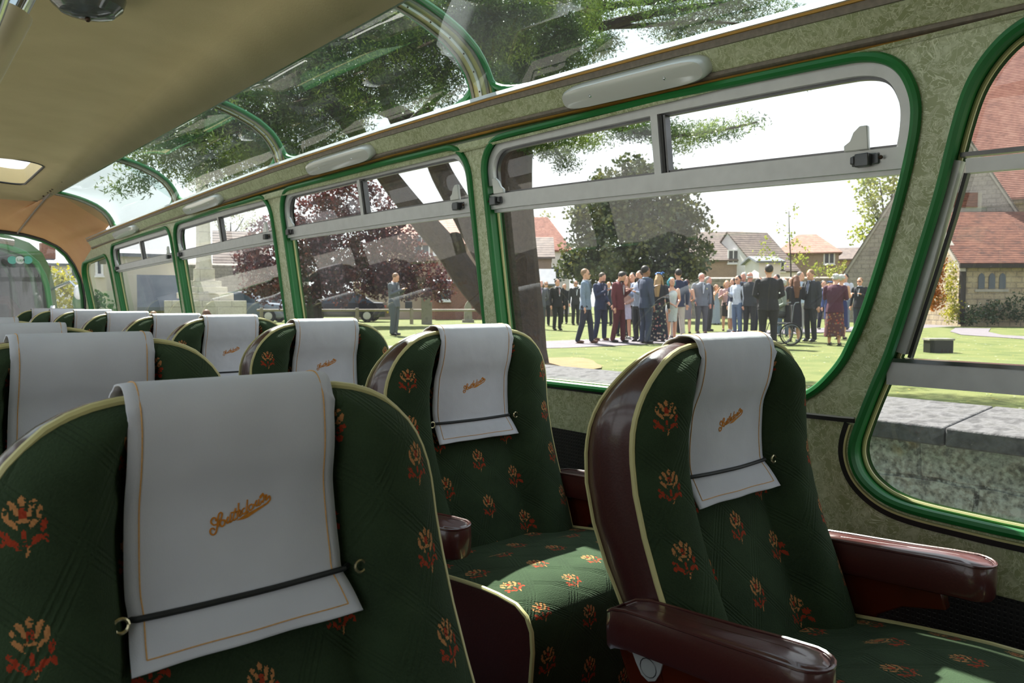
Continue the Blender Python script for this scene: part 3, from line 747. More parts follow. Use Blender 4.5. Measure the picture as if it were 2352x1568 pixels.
def make_seat_parts(root):
    # upholstered back with two side rolls
    mb = MB(); rows = []; NU = 40
    zs = [.42 + .03 * i for i in range(15)] + [.865, .89, .91, .93, .95, .965, .98, .993, 1.004, 1.013, 1.020, 1.026, 1.030]
    zs = sorted(set(round(z, 4) for z in zs if z < .85 or z > .86))
    for z in zs:
        w = halfw(z); row = []
        for i in range(NU + 1):
            u = -1 + 2 * i / NU; x = w * (math.copysign(abs(u) ** .9, u))
            row.append(Vector((x, centre_y(x, z), z)))
        rows.append(row)
    mb.grid(rows); bc = mb.build('back_upholstery', M_MOQ, root, auto=80)
    # vinyl shell: sides and rear
    mb = MB(); rings = []
    for x, z in OUTL:
        yf = yfront(min(z, 1.03)); yr = yrear(min(z, 1.03)); t_ = (yr - yf)
        nx = x / .2325 if z < .885 else (x - math.copysign(min(abs(x), .0825), x)) / .15
        nz = 0 if z < .885 else (z - .885) / .15
        b = .006
        rings.append([Vector((x - nx*.001, yf + .001, z - nz*.001)), Vector((x + nx*b, yf + t_*.25, z + nz*b)), Vector((x + nx*b*1.2, yf + t_*.6, z + nz*b*1.2)), Vector((x, yr - .004, z)), Vector((x*.96, yr + .004, z - nz * .01)), Vector((x*.55, yr + .012, .40 + (z - .40) * .96)), Vector((0.0, yr + .014, .40 + (z - .40) * .93))])
    mb.loft(rings, False, False); mb.build('back_shell', M_BURG, root, auto=70)
    # piping, front and rear
    MB().tube([Vector((x * 1.004, yfront(min(z, 1.03)), z + (.002 if z > 1.0 else 0))) for x, z in OUTL], .0046, 8).build('piping', M_PIPING, bc)
    MB().tube([Vector((x * 1.0, yrear(min(z, 1.03)), z)) for x, z in OUTL], .0032, 6).build('rear_piping', M_PIPING, root)
    # cushion, slightly raised towards the knees
    def cz(y): return ip([-.335, -.30, -.2, -.1, 0.0, .05], [.560, .572, .574, .566, .553, .545], y)
    prof = [(-.322, .30), (-.330, .38), (-.338, .45), (-.343, .50), (-.340, .535), (-.327, .558), (-.30, .571), (-.25, .574), (-.2, .573), (-.15, .569), (-.1, .564), (-.05, .558), (0, .551), (.05, .545)]
    mb = MB(); rows = []
    for (y, z) in prof:
        row = []
        for i in range(25):
            u = -1 + 2 * i / 24; x = .226 * u; cr_ = (1 - u**4)
            ny = -1 if z < .50 else (-.7 if z < .56 else -.15 if y < -.28 else 0); nz = 0 if z < .50 else (.5 if z < .56 else 1)
            row.append(Vector((x, y + ny * .016 * cr_, z + nz * .020 * cr_)))
        rows.append(row)
    mb.grid(rows); sc_ = mb.build('seat_upholstery', M_MOQS, root, auto=80)
    side = [(y, z) for y, z in prof]
    for sx in (1, -1):
        mb = MB(); a = [Vector((sx * .226, y, z)) for y, z in side] + [Vector((sx * .226, .05, .30))]
        b = [Vector((sx * .229, -.135 + (y + .135) * .93, .43 + (z - .43) * .93)) for _, y, z in a]
        mb.loft([a, b]); mb.build('cushion_side', M_BURG, root)
        MB().tube([Vector((sx * .227, y, z + .001)) for y, z in side], .0042, 8).build('piping', M_PIPING, sc_)
    # under frame
    mb = MB(); mb.box((-.20, -.30, .26), (.20, .04, .305)); mb.build('seat_base', M_BURG, root, bevel=.01)
    for sx in (1, -1):
        mb = MB(); mb.prism([(-.26, FLOORZ), (-.20, FLOORZ), (-.12, .27), (.0, .27), (.02, FLOORZ), (.06, FLOORZ), (.05, .30), (-.24, .30)], sx*.165, sx*.185, 'x')
        mb.build('leg_frame', M_REDWOOD, root, bevel=.004)

def make_armrest(root, sx, near_detail=True):
    # padded top with a rounded nose, thick side, metal upright with an aluminium maker's plate
    xc = .251 if sx > 0 else -.264; g = None
    ctr = [(.130, .655), (.115, .664), (.09, .670), (.05, .673), (0, .676), (-.06, .680), (-.12, .685), (-.16, .687)]
    out = []
    hw = [.018, .026, .028, .029, .030, .032, .034, .035]
    L_ = [Vector((xc - w, y, z)) for (y, z), w in zip(ctr, hw)]; Rr = [Vector((xc + w, y, z)) for (y, z), w in zip(ctr, hw)]
    nose = [Vector((xc + .035 * math.cos(a), -.16 - .034 * math.sin(a), .687 - .002*math.sin(a))) for a in [PI * k / 10 for k in range(1, 10)]]
    loop = Rr + nose + L_[::-1]
    cen = sum(loop, Vector()) / len(loop)
    def ring(s, dz): 
        r = []
        for p in loop:
            q = Vector((xc + (p.x - xc) * s, cen.y + (p.y - cen.y) * (1 - (1 - s) * .25), p.z + dz)); r.append(q)
        return r
    a = D.objects.new('armrest', None)
    mb = MB(); mb.loft([ring(.90, -.052), ring(1.0, -.046), ring(1.03, -.02), ring(1.0, 0.0), ring(.93, .0035), ring(.86, .001)], True, True)
    arm = mb.build('armrest', M_ARM, root, auto=50)
    mb = MB(); mb.loft([ring(.90, -.003), ring(.84, .004), ring(.6, .006), ring(.2, .007), ring(.02, .007)]); mb.build('arm_pad', M_ARM, arm, auto=60)
    MB().tube(ring(.965, .0035), .0026, 6, True).build('arm_piping', M_ARM, arm)
    D.objects.remove(a)
    t_ = .010
    p1 = [(.118, .612), (.035, .606), (.028, .56), (.020, .45), (.015, .33), (.02, FLOORZ+.25), (.065, FLOORZ+.25), (.075, .45), (.095, .56)]
    MB().prism([(y, z) for y, z in p1], xc - t_, xc + t_, 'x').build('arm_upright', M_REDWOOD, arm, bevel=.003)
    p2 = [(.045, .616), (-.12, .634), (-.128, .60), (-.06, .585), (-.02, .56), (-.002, .53), (.02, .50)]
    MB().prism(p2, xc - t_, xc + t_, 'x').build('arm_bracket', M_REDWOOD, arm, bevel=.003)
    if near_detail and sx < 0:
        xs_ = xc - t_ - .0015; q = [(.105, .628), (.090, .618), (.080, .600), (.070, .586), (.058, .581), (.046, .586), (.038, .600), (.034, .614), (.012, .620), (.012, .626)]
        pl = MB().prism(q, xs_ - .002, xs_ + .0005, 'x').build('maker_plate', M_ALU, arm)
        MB().tube([(xs_ - .0025, .058 + .014*math.cos(a_), .600 + .013*math.sin(a_)) for a_ in [2*PI*k/14 for k in range(14)]], .0007, 4, True).build('plate_engraving', M_STEEL, pl)
    if sx < 0:
        mb = MB(); x_ = -.240
        mb.box((x_ - .020, .00, .425), (x_ + .0, .05, .430)); mb.box((x_ - .014, .016, .430), (x_ - .006, .030, .462))
        for y in (.006, .044): mb.ball((x_ - .01, y, .431), .004, 8, 5)
        mb.build('recline_lever', M_STEEL, root, bevel=.0015)
        mb = MB(); mb.prism([(-.08, .20), (.12, .20), (.10, .40), (.085, .424), (-.0, .424), (-.05, .40)], x_ - .018, x_ + .006, 'x'); mb.build('recline_bracket', M_REDWOOD, root, bevel=.006)
    return arm

def make_elastic(root, zc=.826):
    yc = lambda x: centre_y(x, zc) - .006
    pts = [Vector((x, (cloth_at(x, zc + .002).y - .0035) if abs(x) < .108 else centre_y(.116, zc) - .005, zc)) for x in [-.119] + [-.107 + .0214*i for i in range(11)] + [.119]]
    e = MB().tube(pts, .0032, 8).build('elastic_cord', M_CORD, root)
    for sx in (1, -1):
        c = Vector((sx * .1225, centre_y(.1225, zc) - .0075, zc))
        MB().tube([c + Vector((.0065*math.cos(a), -.002, .0065*math.sin(a))) for a in [2*PI*k/14 for k in range(14)]], .0018, 6, True).build('eyelet', M_EYELET, e)
    return e

# embroidered white headrest cover --------------------------------------------------
CPATH = [(.233, .915), (.224, .95), (.203, .99), (.187, 1.020), (.170, 1.040), (.146, 1.0470), (.119, 1.0450), (.107, 1.028), (.106, 1.00), (.113, .965), (.126, .93), (.1295, .90), (.131, .87), (.130, .845), (.127, .828), (.118, .812), (.110, .797), (.103, .783)]
def cloth_pt(x, s):                                         # s along the path 0..1
    f = s * (len(CPATH) - 1); i = min(int(f), len(CPATH) - 2); u = f - i
    g = lambda k, j: CPATH[max(0, min(len(CPATH)-1, i + k))][j]
    def cm(j):
        p0, p1, p2, p3 = g(-1, j), g(0, j), g(1, j), g(2, j)
        return .5 * ((2*p1) + (p2 - p0)*u + (2*p0 - 5*p1 + 4*p2 - p3)*u*u + (3*p1 - p0 - 3*p2 + p3)*u**3)
    y, z = cm(0), cm(1)
    k = s * 17
    wdt = .935 + .055 * min(1, max(0, (k - 8) / 5)) + (.05 if k > 14.2 else 0) * (k - 14.2) / 2.8 - .015 * math.exp(-((k - 14) / 1.0) ** 2)
    fl = max(0, (k - 14.5) / 2.5)
    y += -.008 * fl * abs(x / .112) ** 2 + .0012 * math.sin(x * 70 + k * .7) * (.3 + fl)
    z += -.003 * (x / .112) ** 2 * (1 if k < 5 else 0)
    if k > 7: y -= .010 * (1 - (x / .112) ** 2) * min(1, (k - 7) / 3) * (1 - .5*fl)
    if k < 11: z -= (1.034 - (.885 + .149 * (1 - (min(.999, max(0, (abs(x*wdt) - .0825) / .15)) ** 2.35)) ** .5)) * 1.15 * (1 if k < 8 else (11 - k) / 3)
    if k > 6 and z < 1.034 and z > .80:
        y = min(y, min(centre_y(xx, z) for xx in (x * wdt, x * wdt * .93, 0.0)) - .0032)
    return Vector((x * wdt, y, z))
LOGO = [
 [(455,965),(452,900),(410,878),(365,925),(352,1000),(400,1060),(462,1050)],
 [(585,860),(598,790),(575,755),(535,775),(508,860),(490,1000),(475,1130),(450,1240),(405,1300),(355,1295),(322,1225),(350,1150),(400,1150),(420,1190)],
 [(585,860),(555,930),(520,1000),(500,1110)],
 [(620,940),(560,965),(545,1050),(578,1105),(628,1070),(648,990),(620,940),(685,975)],
 [(725,860),(690,960),(705,1030),(752,970),(785,860)], [(785,800),(758,940),(772,1000),(818,955)],
 [(900,650),(855,800),(830,920),(860,952),(905,900)], [(780,775),(850,755),(930,740),(1000,700)],
 [(970,520),(955,700),(912,930)], [(915,810),(985,710),(992,770),(962,830),(988,860),(1032,800)],
 [(1105,655),(1050,700),(1045,790),(1092,800),(1150,720)], [(1172,440),(1155,620),(1132,775),(1185,735)],
 [(1275,555),(1212,600),(1205,690),(1242,712),(1300,640),(1302,570),(1352,600)],
 [(1388,460),(1348,560),(1382,612),(1425,540),(1442,430)], [(1440,430),(1412,570),(1455,580),(1505,470)],
 [(1542,280),(1470,370),(1482,405),(1545,300),(1560,400),(1528,530)], [(1530,505),(1572,385),(1625,320),(1600,470),(1650,405),(1688,355),(1706,395),(1700,460),(1640,530)]]
SWASH = [(1700,460,18),(1640,535,26),(1500,630,30),(1300,755,42),(1150,850,56),(1060,900,44),(960,945,18),(900,965,4)]
def logo_xy(px, py):
    X_ = (px * .10204 + 440 - 545); Y_ = (py * .10204 + 1100 - 1180)
    return X_ / 2250.0, -(Y_ + .17 * X_) / 2550.0
def cloth_at(x, z, lift=.0008):                             # find the front of the cloth at height z
    lo, hi = 7.0/17, 14.6/17
    for _ in range(24):
        m = (lo + hi) / 2
        if cloth_pt(x, m).z > z: lo = m
        else: hi = m
    p = cloth_pt(x, lo); p.y -= lift; p.x = x; return p
def make_cover_parts(root):
    mb = MB(); NS = 68; rows = [[cloth_pt(-.112 + .224 * i / 24, s / NS) for i in range(25)] for s in range(NS + 1)]
    mb.grid(rows); c = mb.build('cloth', M_CLOTH, root, auto=180)
    md = c.modifiers.new('hem', 'SOLIDIFY'); md.thickness = .0022; md.offset = 0
    lines = []
    st = lambda x, s: cloth_pt(x, s) + Vector((0, -.0016 if s > .42 else 0, .0016 if .2 < s < .42 else 0))
    path = [st(-.099, s / NS) for s in range(8, NS - 2)] + [st(-.099 + .198 * i / 16, (NS - 3) / NS) for i in range(17)] + [st(.099, s / NS) for s in range(NS - 3, 7, -1)]
    MB().tube(path, .0007, 5).build('stitching', M_STITCH, root)
    mb = MB(); cz_ = .907
    for stz in LOGO:
        pts = []
        for i in range(len(stz) - 1):
            p0 = stz[max(0, i-1)]; p1 = stz[i]; p2 = stz[i+1]; p3 = stz[min(len(stz)-1, i+2)]
            for k in range(3):
                u = k / 3; pts.append(tuple(.5*((2*p1[j]) + (p2[j]-p0[j])*u + (2*p0[j]-5*p1[j]+4*p2[j]-p3[j])*u*u + (3*p1[j]-p0[j]-3*p2[j]+p3[j])*u**3) for j in (0, 1)))
        pts.append(stz[-1]); q = [logo_xy(*p) for p in pts]
        mb.tube([cloth_at(a, cz_ + b, .0012) for a, b in q], .00095, 5)
    q = [(logo_xy(a, b), r) for a, b, r in SWASH]
    up = []; dn_ = []
    for (a, b), r in q:
        h = r * .10204 / 2550 * .9; up.append(cloth_at(a - h*.4, cz_ + b + h, .0018)); dn_.append(cloth_at(a + h*.4, cz_ + b - h, .0018))
    mb.grid([up, dn_]); mb.build('embroidered_lettering', M_THREAD, root)

ROWY = [.60, 1.295, 2.05, 2.845, 3.555, 4.395, 5.195, 5.93, 6.60]
ORD = ['nearest the camera', 'second from the camera', 'third from the camera', 'fourth from the camera', 'fifth from the camera', 'sixth from the camera', 'seventh from the camera', 'eighth from the camera', 'farthest from the camera']
proto = thing('coach_seat', 'x', 'seat', (1.075, ROWY[0], 0)); make_seat_parts(proto); make_elastic(proto)
arms_both = [make_armrest(proto, -1), make_armrest(proto, 1)]
cov = thing('headrest_cover', 'x', 'headrest cover', (1.075, ROWY[0], 0)); make_cover_parts(cov)
def finish(seat, cover, side, r):
    if side == 'R':
        seat['label'] = 'green flowered coach seat in the single row along the windows, ' + ORD[r]
        cover['label'] = 'white embroidered cloth over the headrest of the window row seat ' + ORD[r]
        seat['group'] = 'coach seats along the windows'; cover['group'] = 'headrest cloths of the window row'
    else:
        seat['label'] = 'green flowered coach seat on the near side of the aisle, ' + ORD[r]
        cover['label'] = 'white embroidered cloth over the headrest of the near-side seat ' + ORD[r]
        seat['group'] = 'coach seats on the near side of the aisle'; cover['group'] = 'headrest cloths on the near side of the aisle'
finish(proto, cov, 'R', 0)
random.seed(3)
for r in range(1, 9):
    s_ = copy_tree(proto); c_ = copy_tree(cov)
    x = 1.075 - (.012 * max(0, r - 5)); z = random.uniform(-.003, .003)
    s_.location = (x, ROWY[r], z); c_.location = (x + random.uniform(-.006, .006), ROWY[r], z); finish(s_, c_, 'R', r)
for r in range(0, 7):
    s_ = copy_tree(proto); c_ = copy_tree(cov)
    for ch in list(s_.children):
        if ch.name.startswith('armrest') :
            for g_ in list(ch.children): 
                for gg in list(g_.children): D.objects.remove(gg)
                D.objects.remove(g_)
            D.objects.remove(ch)
    dz = -.012 if r == 0 else 0
    s_.location = (.272, ROWY[r], 0); c_.location = (.268, ROWY[r], 0); finish(s_, c_, 'L', r)
    if r == 0:                                              # this one is let back a little
        th = -.14; piv = Vector((0, .02, .55)); M_ = Matrix.Rotation(th, 3, 'X'); off = piv - M_ @ piv
        for q_ in (s_, c_): q_.rotation_euler.x = th; q_.location = q_.location + off + Vector((.016, 0, -.006))

# ceiling lamp, chrome grab pole
lp = thing('ceiling_lamp', 'round glass lamp under the cream roof lining at the top of the picture', 'lamp', (.50, 2.46, ceilz(.50, 2.46) - .008))
MB().lathe([(.105, 0), (.108, -.008), (.100, -.014), (.098, -.006)], 24).build('lamp_ring', M_CHROME, lp)
MB().lathe([(.098, -.006), (.100, -.03), (.092, -.055), (.07, -.075), (.035, -.085), (.004, -.087)], 24).build('lamp_shade', M_LAMPGLASS, lp, auto=25)
MB().ball((0, 0, -.092), .008, 8, 6).build('knob', M_SCREW, lp)
def pt(px, py, d): return at(px, py, d)
gp = thing('grab_pole', 'chrome grab pole with a cream sleeve at the top left corner', 'pole', tuple(pt(20, 60, .95)))
def rel(p): return p - gp.location
MB().tube([rel(pt(150, -190, .98)), rel(pt(20, 60, .95)), rel(pt(-70, 235, .93))], .0125, 16).build('tube', M_CHROME, gp)
MB().tube([rel(pt(38, 26, .954)), rel(pt(34, 34, .953)), rel(pt(-45, 190, .94))], [.0185, .0195, .0175], 16).build('sleeve', M_CREAMPLAS, gp)
MB().tube([rel(pt(42, -130, .9)), rel(pt(-12, 20, .9)), rel(pt(-40, 90, .9))], .011, 16).build('second_tube', M_CHROME, gp)

# ================================================================== CHURCHYARD AND VILLAGE
lin_full = lin
def lin(c): return tuple(v * OUTK for v in lin_full(c))
OUTK = 0.55

def noise_mat(name, cols, scale, rough=0.85, bump=0.0, bscale=None, bdist=.02, detail=6.0):
    t = NT(name); nz = t.tex('Noise', t.co(), Scale=scale, Detail=detail)
    st = [(0.25 + 0.5 * i / (len(cols) - 1), lin(c)) for i, c in enumerate(cols)]
    t.base(t.ramp(nz.outputs[0], st), rough)
    if bump: t.bump(t.tex('Noise', t.co(), Scale=bscale or scale * 3, Detail=4.0).outputs[0], bump, bdist)
    return t.m
M_LAWN = noise_mat('lawn_grass', [(82, 100, 40), (110, 124, 52), (130, 136, 68), (98, 116, 44)], 1.3, .95, .6, 60, .03)
M_ASPHALT = noise_mat('asphalt', [(96, 94, 98), (112, 110, 114)], 8, .9, .3); M_BOUNCE = noise_mat('sun_bounce_concrete', [(176, 170, 162), (190, 184, 176)], 2, .9)
M_PATH = noise_mat('tarmac_path', [(128, 120, 128), (146, 138, 144)], 6, .9)
M_EARTH = noise_mat('bare_earth', [(150, 118, 78), (170, 140, 96), (120, 120, 60)], 3, .95)
def stone_mat(name, cols, scale_b=(1, 1), mortar=(120, 112, 100), sc=2.0, msize=.02, off=.5):
    t = NT(name); co = t.co('Object')
    sep = t.n.new('ShaderNodeSeparateXYZ'); t.l.new(co, sep.inputs[0]); cb = t.n.new('ShaderNodeCombineXYZ')
    t.l.new(t.math('ADD', sep.outputs[0], sep.outputs[1]), cb.inputs[0]); t.l.new(sep.outputs[2], cb.inputs[1])
    nz = t.tex('Noise', co, Scale=sc * 1.5, Detail=6.0); n2 = t.tex('Noise', co, Scale=sc * 9, Detail=5.0)
    va = t.n.new('ShaderNodeVectorMath'); va.operation = 'MULTIPLY_ADD'; t.l.new(n2.outputs['Color'], va.inputs[0]); va.inputs[1].default_value = (.03, .03, 0); t.l.new(cb.outputs[0], va.inputs[2])
    br = t.n.new('ShaderNodeTexBrick'); t.l.new(va.outputs[0], br.inputs['Vector']); br.inputs['Scale'].default_value = 1.0
    br.inputs['Brick Width'].default_value = scale_b[0]; br.inputs['Row Height'].default_value = scale_b[1]; br.inputs['Mortar Size'].default_value = msize; br.offset = off
    br.inputs['Color1'].default_value = (*lin(cols[0]), 1); br.inputs['Color2'].default_value = (*lin(cols[1]), 1); br.inputs['Mortar'].default_value = (*lin(mortar), 1)
    br.inputs['Mortar Smooth'].default_value = .3
    c = t.mix(t.ramp(nz.outputs[0], [(0.35, 0.0), (0.65, 0.6)]), br.outputs['Color'], lin(cols[2]))
    c = t.mix(t.ramp(n2.outputs[0], [(0.52, 0.0), (0.66, 0.55)]), c, lin(cols[3]))
    t.base(c, .9); t.bump(t.math('ADD', br.outputs['Fac'], t.math('MULTIPLY', n2.outputs[0], -1.2)), .5, -.02); return t.m
lin_h = lin; lin = lin_full
t = NT('churchyard_wall_stone'); co = t.co()
sep = t.n.new('ShaderNodeSeparateXYZ'); t.l.new(co, sep.inputs[0]); cb = t.n.new('ShaderNodeCombineXYZ'); t.l.new(sep.outputs[1], cb.inputs[0]); t.l.new(sep.outputs[2], cb.inputs[1])
n1 = t.tex('Noise', co, Scale=3.0, Detail=8.0); n2 = t.tex('Noise', co, Scale=16.0, Detail=8.0); n3 = t.tex('Noise', co, Scale=5.5, Detail=3.0)
va = t.n.new('ShaderNodeVectorMath'); va.operation = 'MULTIPLY_ADD'; t.l.new(n1.outputs['Color'], va.inputs[0]); va.inputs[1].default_value = (.10, .08, 0); t.l.new(cb.outputs[0], va.inputs[2])
br = t.n.new('ShaderNodeTexBrick'); t.l.new(va.outputs[0], br.inputs['Vector']); br.inputs['Scale'].default_value = 1; br.inputs['Brick Width'].default_value = .34; br.inputs['Row Height'].default_value = .17; br.inputs['Mortar Size'].default_value = .008
br.inputs['Color1'].default_value = (*lin((158, 152, 148)), 1); br.inputs['Color2'].default_value = (*lin((130, 126, 126)), 1); br.inputs['Mortar'].default_value = (*lin((74, 70, 70)), 1); br.inputs['Mortar Smooth'].default_value = .5
c = t.mix(t.ramp(n2.outputs[0], [(.42, 0.0), (.62, .75)]), br.outputs['Color'], lin((168, 168, 172)))
c = t.mix(t.ramp(n2.outputs[0], [(.30, .7), (.42, 0.0)]), c, lin((62, 60, 64)))
n4 = t.tex('Noise', co, Scale=60.0, Detail=6.0); c = t.mix(t.ramp(n4.outputs[0], [(.50, 0.0), (.62, .6)]), c, lin((205, 205, 208))); c = t.mix(t.ramp(n4.outputs[0], [(.36, .6), (.46, 0.0)]), c, lin((70, 68, 72)))
c = t.mix(t.math('MULTIPLY', t.ramp(n3.outputs[0], [(.60, 0.0), (.68, .8)]), t.ramp(n2.outputs[0], [(.4, 0), (.55, 1)])), c, lin((158, 126, 72)))
t.base(c, .95); t.bump(t.math('ADD', t.math('MULTIPLY', br.outputs['Fac'], -.5), n2.outputs[0]), .7, .025); M_CWALL = t.m
lin = lin_h
M_COPING = noise_mat('weathered_coping', [(72, 70, 74), (104, 102, 102), (122, 120, 122), (84, 82, 84), (112, 110, 110)], 16, .95, .7, 40, .012, 10)

def quadmesh(name, pts, m, kind='structure', label=None):
    mb = MB(); mb.add(pts, [tuple(range(len(pts)))]); o = mb.build(name, m, smooth=False); o['kind'] = kind
    if label: o['label'] = label
    return o
# ground sheets
mb = MB(); mb.box((-60, -60, ROAD - .2), (2.6, 140, ROAD)); o = mb.build('street', M_BOUNCE, smooth=False); o['kind'] = 'structure'  # out-of-view street, made pale to bounce sunlight up onto the coach ceiling
def gh(x, y): return LAWN + .025 * math.sin(x * .5 + 1) * math.sin(y * .43) * min(1, max(0, (x - 4) / 6))
mb = MB(); xs = [2.9, 3.5, 4.5, 6] + [8 + 2.5*i for i in range(40)]; ys = [-40 + 2.5*i for i in range(56)]
mb.grid([[Vector((x, y, gh(x, y))) for x in xs] for y in ys]); o = mb.build('lawn', M_LAWN); o['kind'] = 'structure'
mb = MB(); mb.box((-20, 36, LAWN - 1.2), (120, 140, LAWN - .02)); o = mb.build('side_road', M_ASPHALT, smooth=False); o['kind'] = 'structure'
def ribbon(name, pts, wd, m, z=.012):
    rows = []
    for i, p in enumerate(pts):
        p = Vector((p[0], p[1], 0)); a = Vector((*pts[max(0, i-1)][:2], 0)); b = Vector((*pts[min(len(pts)-1, i+1)][:2], 0)); d = (b - a).normalized(); n = Vector((-d.y, d.x, 0)) * wd / 2
        rows.append([Vector((q.x, q.y, gh(q.x, q.y) + z)) for q in (p - n, p, p + n)])
    o = MB().grid(rows).build(name, m); o['kind'] = 'structure'; return o
ribbon('churchyard_path', [(5.5, 14.5), (9, 13.6), (11.7, 13.0), (14.5, 12.9), (17.8, 13.1), (22, 13.4), (28, 13.2), (34, 12.9), (40, 12.5)], 2.3, M_PATH)
ribbon('porch_path', [(23.5, 6.0), (25.5, 8.4), (28.0, 9.6), (31, 10.5)], 1.1, M_PATH, .016)
# daisies and buttercups
random.seed(11); mb = MB(); mb2 = MB()
for i in range(5200):
    x = random.uniform(3.4, 26); y = random.uniform(-6, 30)
    s = random.uniform(.008, .018) * (1 + .02 * x); z = gh(x, y) + .02
    if math.sin(x * 1.1) * math.cos(y * .9 + 1) < -.1 and random.random() < .7: continue
    q = [(x - s, y, z), (x, y - s, z), (x + s, y, z), (x, y + s, z)]
    (mb if random.random() < .62 else mb2).add(q, [(0, 1, 2, 3)])
M_DAISY = mat('daisy_white', (240, 240, 232), .7); M_BUTTER = mat('buttercup_yellow', (228, 200, 40), .6)
tag(mb.build('daisies', M_DAISY, smooth=False), 'white daisies scattered over the churchyard lawn', 'flowers', kind='stuff')
tag(mb2.build('buttercups', M_BUTTER, smooth=False), 'yellow buttercups scattered over the churchyard lawn', 'flowers', kind='stuff')

# retaining wall beside the coach
wl = thing('churchyard_wall', 'lichen-spotted grey stone wall with flat coping between coach and lawn', 'wall', (2.6, 5, ROAD)); L0, L1 = -6.0, 34.0
mb = MB(); rows = []
for k in range(9):
    z = k / 8 * 1.45; rows.append([Vector((.03 + .012 * math.sin(y * 3.1 + k * 1.7) + .010 * math.sin(y * 7.7 + k), y - 5, z)) for y in [L0 + .25*i for i in range(int((L1 - L0) / .25) + 1)]])
mb.grid(rows); mb.build('rubble_face', M_CWALL, wl)
for i in range(40):
    a = L0 + i * 1.0 + .15 * math.sin(i * 2.3); b = a + 1.0 + .15 * (math.sin((i + 1) * 2.3) - math.sin(i * 2.3)) - .004
    mb = MB(); mb.box((-.035, a - 5, 1.445), (.40, b - 5, 1.535)); mb.v = [(x, y, z - (.03 if x < 0 and z > 1.5 else 0)) for x, y, z in mb.v]
    mb.build('coping_stone', M_COPING, wl, bevel=.006)

# ---------------------------------------------------------------- foliage
def leaf_mat(name, c1, c2, c3=None, trans=.35, rough=.6, sc=9.0):
    m = D.materials.new(name); m.use_nodes = True; n = m.node_tree.nodes; l = m.node_tree.links; n.clear()
    out = n.new('ShaderNodeOutputMaterial'); a = n.new('ShaderNodeBsdfDiffuse'); b = n.new('ShaderNodeBsdfTranslucent'); x = n.new('ShaderNodeMixShader'); g = n.new('ShaderNodeBsdfGlossy'); y = n.new('ShaderNodeMixShader')
    tc_ = n.new('ShaderNodeTexCoord'); nz = n.new('ShaderNodeTexNoise'); nz.inputs['Scale'].default_value = sc; nz.inputs['Detail'].default_value = 5
    r = n.new('ShaderNodeValToRGB'); cs = [c1, c2] + ([c3] if c3 else []); e = r.color_ramp.elements
    while len(e) < len(cs): e.new(.5)
    for i, c in enumerate(cs): e[i].position = .3 + .4 * i / (len(cs) - 1); e[i].color = (*lin_full(c), 1)
    l.new(tc_.outputs['Object'], nz.inputs[0]); l.new(nz.outputs[0], r.inputs[0]); l.new(r.outputs[0], a.inputs[0]); l.new(r.outputs[0], b.inputs[0])
    x.inputs[0].default_value = trans; l.new(a.outputs[0], x.inputs[1]); l.new(b.outputs[0], x.inputs[2])
    g.inputs['Roughness'].default_value = rough * .6; y.inputs[0].default_value = .05; l.new(x.outputs[0], y.inputs[1]); l.new(g.outputs[0], y.inputs[2]); l.new(y.outputs[0], out.inputs[0]); return m
M_CEDAR = leaf_mat('cedar_needles', (28, 48, 22), (66, 94, 34), (136, 156, 58), .3, sc=1.6)
M_BEECH = leaf_mat('copper_beech_leaves', (50, 26, 32), (86, 44, 46), (120, 64, 56), .3, .35, 2.5)
M_YEW = leaf_mat('yew_foliage', (34, 48, 30), (70, 82, 42), (120, 118, 58), .2, sc=1.2)
M_LIME = leaf_mat('fresh_green_leaves', (92, 112, 44), (140, 150, 60), (176, 176, 92), .4, sc=1.5)
M_BUSH = leaf_mat('dark_shrub_leaves', (26, 50, 26), (60, 84, 44), None, .3, sc=3)
M_ORANGE = leaf_mat('orange_creeper_leaves', (120, 70, 20), (184, 110, 30), (150, 120, 40), .3, sc=2)
M_YELLOW = leaf_mat('golden_shrub_leaves', (110, 120, 30), (190, 178, 40), None, .3, sc=2)
M_PALETREE = leaf_mat('hazy_spring_twigs', (120, 126, 96), (168, 170, 130), None, .3, sc=2)
M_BARK = noise_mat('cedar_bark', [(52, 40, 36), (84, 66, 56), (60, 48, 44)], 7, .95, .9, 14, .06)
M_BARK2 = noise_mat('grey_bark', [(70, 62, 56), (104, 96, 86)], 6, .9, .5)
M_CUT = noise_mat('sawn_wood', [(196, 160, 110), (170, 136, 90)], 6, .9)

